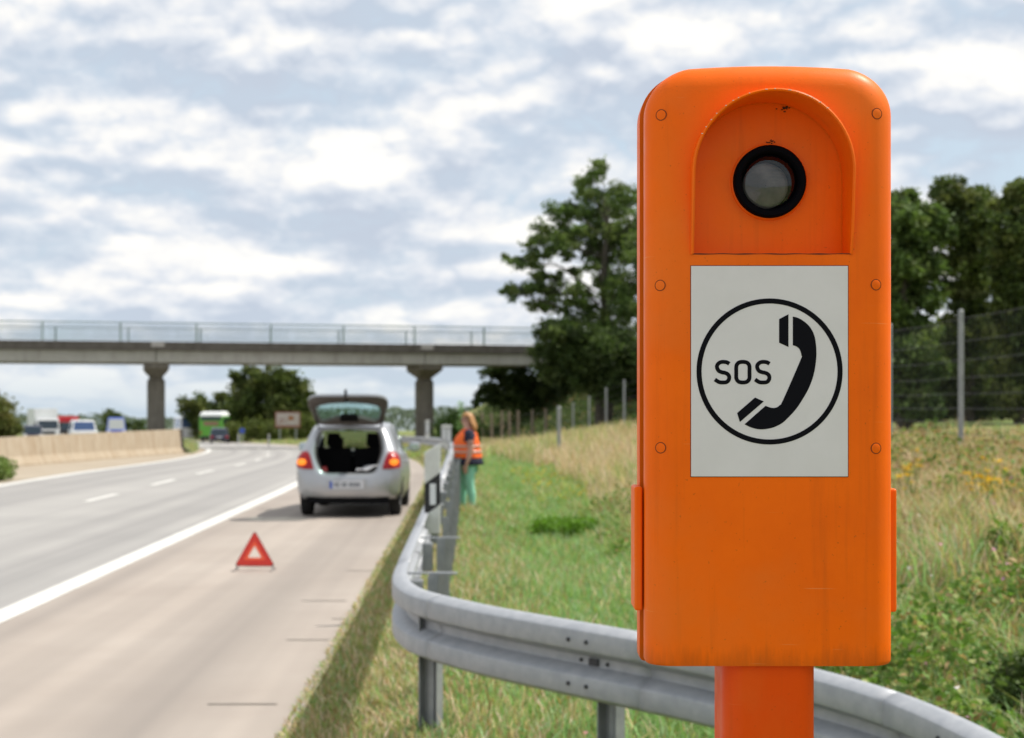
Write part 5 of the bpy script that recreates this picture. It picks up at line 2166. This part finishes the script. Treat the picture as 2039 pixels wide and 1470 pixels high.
GREEN = [(0.238, 0.406, 0.125), (0.296, 0.473, 0.184), (0.191, 0.341, 0.1), (0.363, 0.517, 0.286)]
OLIVE = [(0.348, 0.398, 0.134), (0.427, 0.433, 0.171), (0.281, 0.34, 0.098)]
STRAW = [(0.729, 0.549, 0.402), (0.647, 0.479, 0.324), (0.8, 0.628, 0.511), (0.541, 0.411, 0.262)]
BROWN = [(0.415, 0.268, 0.134), (0.342, 0.22, 0.104), (0.512, 0.354, 0.183)]


def mixcol(fs, n_, jit=0.15):
    """fs: list of (palette, weight array)"""
    wts = np.stack([np.broadcast_to(wt, (n_,)) for _, wt in fs], 1)
    wts = wts / wts.sum(1, keepdims=True)
    u = RNG.random((n_, 1))
    k = (u > np.cumsum(wts, 1)).sum(1)
    out_ = np.zeros((n_, 3))
    for i, (pal_, _) in enumerate(fs):
        m_ = k == i
        out_[m_] = pick(pal_, int(m_.sum()), jit)
    return out_


# A: the narrow strip between pavement and rail
N = 70000
t, p = ts_points(N, -0.06, 0.80, 3.2, 60)
fade = np.clip((t + 0.05) / 0.15, 0.45, 1)
dry = vnoise(p[:, 0] * 1.0, p[:, 1], 0.8, 3)
hh = RNG.uniform(0.03, 0.12, N) * fade * (1 + p[:, 1] / 60)
tag(blades('strip_grass', p, hh, RNG.uniform(0.004, 0.009, N) * (1 + p[:, 1] / 14), RNG.uniform(0.2, 1.1, N), mixcol([(GREEN, 0.35), (OLIVE, 0.6), (STRAW, 0.3 + dry * 0.7), (BROWN, 0.35)], N)), kind='stuff')
# B: the mown verge behind the rail
N = 150000
t, p = ts_points(N, 0.62, 5.2, 3.6, 60)
gn = vnoise(p[:, 0], p[:, 1], 1.1, 5)
far = np.clip((p[:, 1] - 10) / 12, 0, 1)
rail_dry = np.exp(-((t - 0.9) / 0.55) ** 2) * 0.9
near_dry = np.clip(1 - (p[:, 1] - 4.5) / 4, 0, 1) * 0.35
hh = RNG.uniform(0.06, 0.19, N) * (0.7 + 0.6 * gn) * (1 + 0.3 * far)
cols = mixcol([(GREEN, 0.9 + 0 * gn), (OLIVE, 0.30), (STRAW, 0.05 + rail_dry * 0.45 + near_dry * 0.8 + 0.2 * (gn > 0.75)), (BROWN, 0.05 + rail_dry * 0.35)], N)
tag(blades('verge_grass', p, hh, RNG.uniform(0.004, 0.009, N) * (1 + p[:, 1] / 12), RNG.uniform(0.15, 1.0, N), cols), kind='stuff')
# C: tall dry grass towards the fence
N = 90000
t, p = ts_points(N, 2.7, 9.6, 17, 110)
keep = (t > 2.9 + 0.5 * vnoise(p[:, 0], p[:, 1], 2.0, 8))
p, t = p[keep], t[keep]
N = len(p)
gn = vnoise(p[:, 0], p[:, 1], 2.2, 9)
hh = RNG.uniform(0.30, 0.80, N) * (0.5 + 0.75 * gn) * np.clip((t - 2.4) / 1.2, 0.3, 1) * np.where((t > 6.0) & (p[:, 1] < 32), 0.55, 1.0)
tag(blades('dry_grass', p, hh, RNG.uniform(0.006, 0.014, N) * (1 + p[:, 1] / 22), RNG.uniform(0.1, 0.7, N), mixcol([(STRAW, 1.1 + 0 * gn), (OLIVE, 0.10 + 0.7 * (gn > 0.6)), (BROWN, 0.16 + 0.6 * (gn < 0.35)), (GREEN, 0.05 + 0.25 * (gn > 0.7))], N)), kind='stuff')
# D: rank weeds on the slope beside the phone
N = 80000
t, p = ts_points(N, 2.35, 9.6, 4.8, 26)
up = np.clip((t - 2.9) / 2.4, 0, 1) * np.clip((p[:, 1] - 5.5) / 5, 0.15, 1)
gn = vnoise(p[:, 0], p[:, 1], 0.9, 12)
hh = RNG.uniform(0.12, 0.55, N) * (0.30 + 1.0 * gn) * np.clip((t - 2.1) / 0.9, 0.25, 1)
tag(blades('rank_grass', p, hh, RNG.uniform(0.004, 0.010, N) * (1 + p[:, 1] / 14), RNG.uniform(0.2, 1.0, N), mixcol([(GREEN, 0.75 - 0.62 * up), (OLIVE, 0.35 - 0.1 * up), (STRAW, 0.12 + 0.45 * up), (BROWN, 0.16 + 0.35 * up + 0.55 * up * (gn < 0.5))], N)), kind='stuff')
N = 130000
t, p = ts_points(N, 2.5, 9.4, 5.0, 24)
up = np.clip((t - 2.9) / 2.6, 0, 1) * np.clip((p[:, 1] - 5.5) / 5, 0.15, 1)
gn = vnoise(p[:, 0], p[:, 1], 0.55, 14)
keep = gn > 0.40 + 0.18 * up
p, t, up, gn = p[keep], t[keep], up[keep], gn[keep]
N = len(p)
p[:, 2] += RNG.random(N) ** 0.8 * (0.12 + 0.95 * np.clip(gn - 0.40, 0, 1)) * np.clip((t - 2.2) / 1.0, 0.3, 1)
tag(leaves('weeds', p, RNG.uniform(0.02, 0.055, N) * (1 + p[:, 1] / 30), mixcol([([(0.10, 0.19, 0.03), (0.15, 0.26, 0.045), (0.20, 0.31, 0.07)], 1.0 - 0.5 * up), (OLIVE, 0.30), (BROWN, 0.15 + 0.55 * up)], N)), kind='stuff')
# E: scrub on the embankment behind the fence
N = 80000
t, p = ts_points(N, 8.6, 26, 50, 128)
gn = vnoise(p[:, 0], p[:, 1], 2.5, 21)
p[:, 2] += RNG.random(N) ** 1.2 * (0.2 + 0.7 * gn)
tag(leaves('embankment_scrub', p, RNG.uniform(0.14, 0.34, N), mixcol([([(0.075, 0.115, 0.038), (0.095, 0.138, 0.046), (0.06, 0.09, 0.03)], 1.0), ([(0.12, 0.14, 0.05)], 0.2), (BROWN, 0.06)], N)), kind='stuff')
# F: grass along the far bend and in the median
N = 26000
t, p = ts_points(N, 0.5, 7.0, 58, 210)
p[:, 2] += 0
tag(blades('bend_grass', p, RNG.uniform(0.18, 0.6, N), RNG.uniform(0.04, 0.09, N), RNG.uniform(0.1, 0.8, N), mixcol([(OLIVE, 0.8), (STRAW, 0.55), (GREEN, 0.4)], N)), kind='stuff')
N = 9000
d_ = RNG.uniform(79, 104, N)
s_ = RNG.uniform(-15.3, -11.2, N)
X = road_x(s_, d_)
p = np.stack([X, d_, z_base(d_)], 1)
gn = vnoise(X, d_, 1.7, 31)
hh = RNG.uniform(0.25, 1.0, N) * gn
tag(blades('median_grass', p, hh, RNG.uniform(0.025, 0.06, N), RNG.uniform(0.1, 0.8, N), mixcol([(OLIVE, 0.8), (STRAW, 0.4), (GREEN, 0.6)], N)), kind='stuff')


def bush(name, label, cat, loc, rx, ry, h, n_, size, pal, group=None, nst=5):
    root = tag(empty(name, loc), label, cat, group)
    q = RNG.normal(size=(n_, 3))
    q /= np.linalg.norm(q, axis=1, keepdims=True)
    lump = 1 + 0.28 * np.sin(q[:, 0] * 5 + loc[0]) * np.sin(q[:, 1] * 6 + q[:, 2] * 4)
    r_ = (RNG.random(n_) ** 0.45) * lump
    pp = q * r_[:, None] * np.array([rx, ry, h * 0.55]) + np.array([0, 0, h * 0.45])
    pp = pp[pp[:, 2] > 0.0]
    leaves('foliage', pp, RNG.uniform(0.7, 1.3, len(pp)) * size, pick(pal, len(pp), 0.2), parent=root)
    m_ = MB()
    for k in range(nst):
        a = 2 * math.pi * k / nst
        m_.tube([(0, 0, -.08), (rx * .3 * math.cos(a), ry * .3 * math.sin(a), h * .4), (rx * .55 * math.cos(a), ry * .55 * math.sin(a), h * .8)], [h * .018, h * .012, h * .006], 5)
    m_.build('stems', 'bark', root)
    return root


BUSHG = [(0.15, 0.30, 0.03), (0.20, 0.36, 0.045), (0.11, 0.22, 0.02)]
for (px, py, d, rx, ry, h, lab) in ((1100, 985, 21.5, .36, .35, .30, 'low bright green leafy bush at the edge of the dry grass, left of a pair'), (1160, 1000, 20.5, .34, .30, .30, 'low bright green leafy bush at the edge of the dry grass, right of a pair')):
    q = world_at(px, py, d)
    bush('low_bush', lab, 'bush', (q.x, d, float(ground_z(q.x, d))), rx, ry, h, 1600, 0.05, BUSHG, 'low green bushes at the dry grass')
q = world_at(1120, 1410, 5.75)
bush('yellow_weed', 'fresh yellow-green weed in the grass below the bend of the guardrail', 'weed', (q.x, 5.9, float(ground_z(q.x, 5.9))), .16, .14, .17, 500, 0.035, [(0.36, 0.44, 0.05), (0.28, 0.38, 0.05)], nst=4)
X = 2.12
bush('dark_bush', 'dark green bush beside the end of the guardrail at the photo edge', 'bush', (X, 6.25, float(ground_z(X, 6.25)) - .03), .13, .18, .36, 1300, 0.045, [(0.08, 0.125, 0.03), (0.11, 0.16, 0.04), (0.06, 0.09, 0.02)], nst=6)
q = world_at(2000, 1110, 10.0)
bush('leafy_weed', 'broad-leaved green weed on the slope right of the phone', 'weed', (q.x, 10.0, float(ground_z(q.x, 10))), .16, .16, .42, 500, 0.06, [(0.13, 0.24, 0.03), (0.18, 0.30, 0.05)], nst=5)
bush('grass_tuft', 'green tuft of grass at the foot of the barrier wall, left photo edge', 'grass tuft', (-12.55, 36.2, 0.0), 0.55, 0.9, 0.62, 2500, 0.10, [(0.15, 0.24, 0.05), (0.24, 0.30, 0.10), (0.20, 0.26, 0.08)])
tb = (float((910 - 1019.5) / FPX * 84), 84.0)
bush('roadside_bush', 'rounded green bush behind the woman, right of the bridge pillar', 'bush', (tb[0], tb[1], float(ground_z(*tb)) + 0.1), 1.35, 1.3, 2.25, 3200, 0.20, [(0.07, 0.13, 0.025), (0.10, 0.17, 0.035), (0.05, 0.09, 0.02)])
q = world_at(919, 812, 80)
sp2 = tag(empty('tall_weed', (q.x, 80, float(ground_z(q.x, 80)))), 'thin tall weed sticking up above the bush beside the woman', 'weed')
m = MB()
m.tube([(0, 0, 0), (.05, 0, 1.5), (.0, 0, 2.7)], [.025, .018, .008], 5)
m.build('stem', 'bark', sp2)
n_ = 160
zz = RNG.uniform(0.8, 2.8, n_)
leaves('leaf_cluster', np.stack([RNG.normal(size=n_) * .12, RNG.normal(size=n_) * .12, zz], 1), RNG.uniform(.10, .2, n_), pick(GREEN, n_), parent=sp2)

# tansy and other flowers
for (cpx, cpy, d, spread, nfl, lab) in ((1968, 962, 13.8, 48, 40, 'clump of tansy with many yellow flower heads in the weeds right of the phone'), (1808, 925, 16, 22, 12, 'small clump of tansy with few yellow flower heads close beside the phone')):
    q = world_at(cpx, cpy + 60, d)
    zg = float(ground_z(q.x, d))
    tr_ = tag(empty('tansy', (q.x, d, zg)), lab, 'flowers', 'yellow tansy clumps')
    heads, stems = [], MB()
    random.seed(int(cpx))
    for k in range(nfl):
        hpt = world_at(cpx + random.gauss(0, spread * .55), cpy + random.gauss(0, 24), d + random.uniform(-.35, .35))
        stems.tube([(random.gauss(0, .05), random.gauss(0, .05), 0), ((hpt.x - q.x) * .7, (hpt.y - d) * .7, (hpt.z - zg) * .6), (hpt.x - q.x, hpt.y - d, hpt.z - zg)], [.006, .005, .003], 4)
        for j in range(9):
            heads.append((hpt.x - q.x + random.gauss(0, .022), hpt.y - d + random.gauss(0, .022), hpt.z - zg + random.gauss(0, .009)))
    mat('stem_green', (0.12, 0.17, 0.04), 0.8) if 'stem_green' not in MATS else None
    stems.build('stems', 'stem_green', tr_)
    heads = np.array(heads)
    fh_ = leaves('flower_heads', heads, RNG.uniform(.022, .038, len(heads)), pick([(0.80, 0.50, 0.02), (0.70, 0.42, 0.015)], len(heads), .1), 'petal', tr_, upbias=2.0, aspect=1.0)
    fh_['kind'] = 'stuff'
N = 420
t, p = ts_points(N, 1.2, 6.5, 5.2, 30)
gn = vnoise(p[:, 0], p[:, 1], 1.6, 41)
keep = gn > 0.5
p = p[keep]
p[:, 2] += RNG.uniform(0.12, 0.42, len(p)) * np.clip((p[:, 0] - 0.2) / 2, 0.4, 1)
tag(leaves('wildflowers', p, RNG.uniform(.018, .034, len(p)), pick([(0.75, 0.70, 0.66), (0.55, 0.22, 0.42), (0.75, 0.42, 0.03), (0.70, 0.34, 0.02), (0.5, 0.28, 0.5)], len(p), .1), 'petal', upbias=1.5, aspect=1.0), kind='stuff')
N = 700
t, p = ts_points(N, 2.2, 3.6, 27, 42)
p[:, 2] += RNG.uniform(0.05, 0.25, N)
tag(leaves('yellow_flowers', p, RNG.uniform(.03, .06, N), pick([(0.62, 0.50, 0.03), (0.55, 0.36, 0.03)], N, .1), 'petal', upbias=1.5, aspect=1.0), kind='stuff')


def tree(label, blobs, d, base_px, base_z, nleaf, lsize, pal, depth=1.0, trunk_r=0.25, name='tree', group=None, seed=1, trunk_top=None, fill=0.42, limbs=True, cat='tree'):
    """blobs: (px, py, radius px) measured on the photograph at distance d; each becomes a ragged leaf clump with its own depth"""
    rnd = np.random.default_rng(seed)
    bx = (base_px - 1019.5) / FPX * d
    root = tag(empty(name, (bx, d, base_z)), label, cat, group)
    cs, pp, cc = [], [], []
    pal_ = np.array(pal)
    xs = [world_at(b[0], b[1], d) for b in blobs]
    cx = np.mean([q.x for q in xs])
    half = max(0.5, (max(q.x for q in xs) - min(q.x for q in xs)) / 2)
    for (b, q) in zip(blobs, xs):
        r = b[2] / FPX * d
        k = min(1.0, abs(q.x - cx) / half)
        dy = rnd.normal() * half * 0.55 * depth * math.sqrt(max(0.05, 1 - k * k))
        c = np.array([q.x, d + dy, q.z])
        cs.append((c, r))
        n_ = int(nleaf * 2.6 * (b[2] / 40.0) ** 2)
        # sub-clumps inside the blob give light and dark lumps
        ns = max(4, int(n_ / 70))
        sc_ = rnd.normal(size=(ns, 3))
        sc_ /= np.linalg.norm(sc_, axis=1, keepdims=True)
        sc_ = c + sc_ * r * (rnd.random((ns, 1)) ** fill) * 1.12 * np.array([1.0, 1.0, 0.85])
        kk = rnd.integers(0, ns, n_)
        pos = sc_[kk] + rnd.normal(size=(n_, 3)) * r * 0.27 * np.array([1, 1, 0.7])
        base = pal_[rnd.integers(0, len(pal_), ns)][kk]
        cc.append(np.clip(base * rnd.uniform(0.75, 1.35, ns)[kk][:, None] * (1 + rnd.normal(size=(n_, 1)) * 0.16), 0.004, 0.8))
        pp.append(pos)
    pp = np.concatenate(pp)
    cc = np.concatenate(cc)
    o = np.array([bx, d, base_z])
    leaves('crown', pp - o, rnd.uniform(0.7, 1.3, len(pp)) * lsize, cc, parent=root)
    mm_ = MB()
    top = max(c[2] for c, r in cs) if trunk_top is None else trunk_top
    hgt = top - base_z
    tr = [(0, 0, -0.4), (0.03 * hgt * .3, 0, hgt * .3), (-.01 * hgt, 0, hgt * .6), (.01 * hgt, 0, hgt * .88)]
    mm_.tube(tr, [trunk_r * 1.25, trunk_r, trunk_r * .65, trunk_r * .22], 10)
    mm_.build('trunk', 'bark', root, smooth=True)
    if limbs:
        m2 = MB()
        for c, r in cs:
            e = c - o
            zst = max(0.12 * hgt, min(e[2] - 0.35 * np.hypot(e[0], e[1]) - 0.4, hgt * .8))
            if e[2] < 0.5:
                continue
            stp = np.array([0.0, 0.0, zst])
            md = stp * .45 + e * .55 + np.array([0, 0, 0.06 * hgt * rnd.random()])
            rr = trunk_r * 0.34 * max(.35, 1 - zst / hgt)
            m2.tube([stp, md, e], [rr, rr * .6, rr * .2], 6)
        m2.build('limbs', 'bark', root, smooth=True)
    return root


TG = [(0.105, 0.1609, 0.0425), (0.135, 0.1901, 0.0531), (0.085, 0.1316, 0.0382), (0.155, 0.1999, 0.0638)]
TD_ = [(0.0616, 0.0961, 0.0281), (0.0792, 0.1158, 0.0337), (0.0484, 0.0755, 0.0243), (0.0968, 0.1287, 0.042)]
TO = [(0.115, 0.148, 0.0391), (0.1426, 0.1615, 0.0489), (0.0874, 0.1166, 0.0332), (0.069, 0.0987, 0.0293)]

big = [(1180, 362, 30), (1150, 395, 30), (1205, 395, 34), (1235, 420, 36), (1120, 430, 30), (1165, 432, 36), (1260, 440, 34), (1085, 462, 28), (1128, 466, 30), (1200, 462, 38), (1240, 480, 40), (1072, 492, 24),
       (1110, 500, 28), (1275, 500, 36), (1225, 530, 30), (1262, 545, 34), (1020, 515, 18), (1045, 525, 24), (1078, 545, 26), (1015, 582, 16), (1040, 575, 24), (1075, 585, 28), (1108, 572, 26), (1140, 590, 24), (1180, 600, 24),
       (1262, 600, 34), (1235, 625, 36), (1290, 470, 40), (1320, 430, 42), (1350, 500, 46), (1310, 560, 44), (1360, 580, 44), (1330, 640, 46), (1150, 478, 26), (1198, 515, 26), (1240, 572, 30), (1218, 592, 26), (1100, 612, 26), (1060, 556, 22), (1182, 492, 26), (1130, 622, 26), (1225, 662, 30), (1160, 560, 18), (1148, 528, 17), (1168, 540, 15), (1132, 512, 16), (1175, 372, 26), (1195, 345, 16), (1100, 545, 20), (1190, 640, 34), (1160, 650, 26), (1205, 560, 22)]
bz = float(ground_z(5.3, 85.0))
tree('tall airy deciduous tree left of the phone with sky showing through its crown', big, 85.0, 1207, bz, 440, 0.24, TG, 0.75, 0.33, seed=4, group='trees by the right end of the overpass', fill=0.38)
low1 = [(1105, 665, 32), (1145, 690, 40), (1090, 705, 30), (1185, 700, 44), (1230, 690, 46), (1262, 720, 46), (1150, 740, 40), (1205, 750, 44), (1255, 770, 34), (1110, 745, 30), (1300, 720, 50), (1330, 760, 44)]
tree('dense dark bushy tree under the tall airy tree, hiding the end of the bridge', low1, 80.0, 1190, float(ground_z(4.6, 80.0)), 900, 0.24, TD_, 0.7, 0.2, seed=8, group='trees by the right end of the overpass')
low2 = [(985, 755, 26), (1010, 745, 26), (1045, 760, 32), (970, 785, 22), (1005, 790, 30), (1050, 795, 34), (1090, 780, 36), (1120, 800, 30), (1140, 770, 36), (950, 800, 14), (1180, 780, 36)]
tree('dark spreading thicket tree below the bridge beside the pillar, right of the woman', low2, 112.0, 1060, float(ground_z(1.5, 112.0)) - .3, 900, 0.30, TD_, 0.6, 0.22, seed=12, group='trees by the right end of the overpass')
# right of the phone
rA = [(1800, 405, 28), (1830, 425, 34), (1795, 450, 34), (1850, 460, 34), (1815, 490, 38), (1790, 530, 36), (1840, 530, 36), (1800, 580, 40), (1845, 590, 34), (1790, 640, 40), (1830, 660, 38), (1800, 710, 40), (1835, 740, 36), (1795, 780, 36), (1825, 810, 32), (1760, 430, 40), (1750, 520, 46), (1745, 610, 46), (1750, 700, 46)]
rB = [(1885, 385, 30), (1915, 392, 34), (1945, 388, 30), (1900, 425, 36), (1940, 430, 36), (1975, 420, 30), (1885, 470, 32), (1925, 475, 38), (1965, 470, 38), (1890, 520, 28), (1935, 525, 32), (1975, 520, 36), (1900, 575, 26), (1950, 575, 34), (1925, 620, 32), (1965, 640, 38), (1895, 660, 34), (1930, 690, 38), (1890, 730, 38), (1945, 745, 40), (1900, 785, 38), (1940, 800, 36), (1975, 790, 36)]
rC = [(2030, 378, 28), (2050, 410, 38), (2010, 405, 24), (2020, 450, 34), (2060, 470, 42), (2010, 500, 36), (2050, 530, 44), (2010, 560, 36), (2035, 600, 42), (2000, 640, 36), (2040, 670, 44), (2005, 710, 38), (2045, 750, 44), (2010, 790, 38), (2090, 560, 54), (2100, 660, 54), (2090, 440, 46), (2100, 760, 50)]
for k, (bl, d, bp, lab, pl_, sd_) in enumerate(((rA, 33.0, 1800, 'dense leafy tree touching the right edge of the phone', TG, 21), (rB, 36.5, 1925, 'dark tree behind the near fence post right of the phone', TO, 22), (rC, 32.0, 2035, 'dark tree at the photo edge, right of the near fence post', TO, 23))):
    X = (bp - 1019.5) / FPX * d
    tree(lab, bl, d, bp, float(ground_z(X, d)), 620, 0.15, pl_, 0.9, 0.16, seed=sd_, group='trees behind the fence right of the phone')
# a screen of bushes that closes the gap below them
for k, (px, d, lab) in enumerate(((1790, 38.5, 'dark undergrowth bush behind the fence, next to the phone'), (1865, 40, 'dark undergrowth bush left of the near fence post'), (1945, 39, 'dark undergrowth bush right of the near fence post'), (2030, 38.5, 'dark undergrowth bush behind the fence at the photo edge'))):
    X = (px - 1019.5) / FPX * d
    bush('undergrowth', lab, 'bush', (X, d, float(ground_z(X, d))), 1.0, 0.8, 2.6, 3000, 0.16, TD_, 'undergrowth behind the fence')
# beyond the bend
mA = [(385, 800, 22), (405, 815, 24), (372, 825, 18), (395, 840, 26), (420, 835, 20)]
mB = [(438, 795, 16), (450, 812, 24), (432, 825, 22), (460, 835, 28), (445, 855, 24)]
mC = [(482, 755, 18), (500, 750, 20), (475, 780, 22), (520, 765, 26), (500, 800, 34), (480, 830, 30), (520, 840, 34), (545, 800, 30)]
mD = [(545, 752, 22), (570, 755, 24), (590, 775, 24), (605, 800, 22), (560, 790, 30), (590, 815, 28), (612, 828, 18), (570, 840, 34), (600, 850, 26)]
for k, (bl, d, bp, lab, sd_) in enumerate(((mA, 205, 395, 'dark round tree behind the green coach, leftmost of the far group', 31), (mB, 200, 447, 'dark low tree between the coach and the big far trees', 32), (mC, 196, 500, 'big dark tree on the far bend, left half of the tall pair', 33), (mD, 192, 575, 'big dark tree above the billboard, right half of the tall pair', 34))):
    X = (bp - 1019.5) / FPX * d
    tree(lab, bl, d, bp, float(ground_z(X, d)) - 0.5, 900, 0.55, TO, 0.8, 0.4, seed=sd_, group='trees on the far bend', name='tree')
for k, (px, d, w_, h_, lab) in enumerate(((462, 158, 1.0, 2.4, 'light green bush at the far roadside right of the coach'), (510, 162, 1.7, 3.0, 'olive bush at the far roadside under the tall trees'), (548, 160, 1.5, 2.6, 'olive bush at the far roadside just left of the billboard'), (608, 156, 1.5, 3.2, 'light green bush between the billboard and the open tailgate'))):
    X = (px - 1019.5) / FPX * d
    bush('roadside_bush', lab, 'bush', (X, d, float(ground_z(X, d)) - .2), w_, 1.2, h_, 1500, 0.30, [(0.12, 0.15, 0.035), (0.16, 0.18, 0.045), (0.09, 0.12, 0.03)], 'bushes along the far bend')
lT = [(5, 828, 30), (-25, 815, 36), (25, 848, 22), (-10, 855, 34), (36, 860, 12), (-50, 845, 40)]
tree('olive green round tree at the left photo edge behind the wall', lT, 120, -10, float(z_base(120)) - .3, 1100, 0.30, [(0.15, 0.16, 0.045), (0.19, 0.18, 0.055), (0.11, 0.13, 0.035)], 0.9, 0.2, seed=41, name='tree')
lU = [(225, 828, 15), (215, 842, 16), (238, 845, 16), (228, 855, 18)]
tree('small dark tree behind the bright blue van', lU, 190, 227, float(z_base(190)) - .5, 1500, 0.40, TD_, 0.9, 0.2, seed=42, name='tree')
lV = [(275, 842, 8), (265, 850, 10), (283, 852, 10)]
tree('tiny dark bush in the gap between the blue van and the pillar', lV, 190, 274, float(z_base(190)) - .5, 1500, 0.35, TD_, 0.9, 0.12, seed=43, name='bush', cat='bush')
# far woods on the skyline
N = 26000
u = RNG.random(N)
ang = RNG.uniform(-0.42, 0.42, N)
D = RNG.uniform(640, 700, N)
X = np.tan(ang) * D
prof_h = 2.0 + 6.5 * vnoise(X, D * 0, 38.0, 51) + 3.0 * vnoise(X, D * 0, 9.0, 52)
Z = ground_z(X, D) + RNG.random(N) ** 0.8 * prof_h
tag(leaves('far_wood', np.stack([X, D, Z], 1), RNG.uniform(1.0, 2.4, N), pick([(0.15, 0.19, 0.15), (0.18, 0.215, 0.165), (0.14, 0.175, 0.15)], N, .12)), kind='stuff')
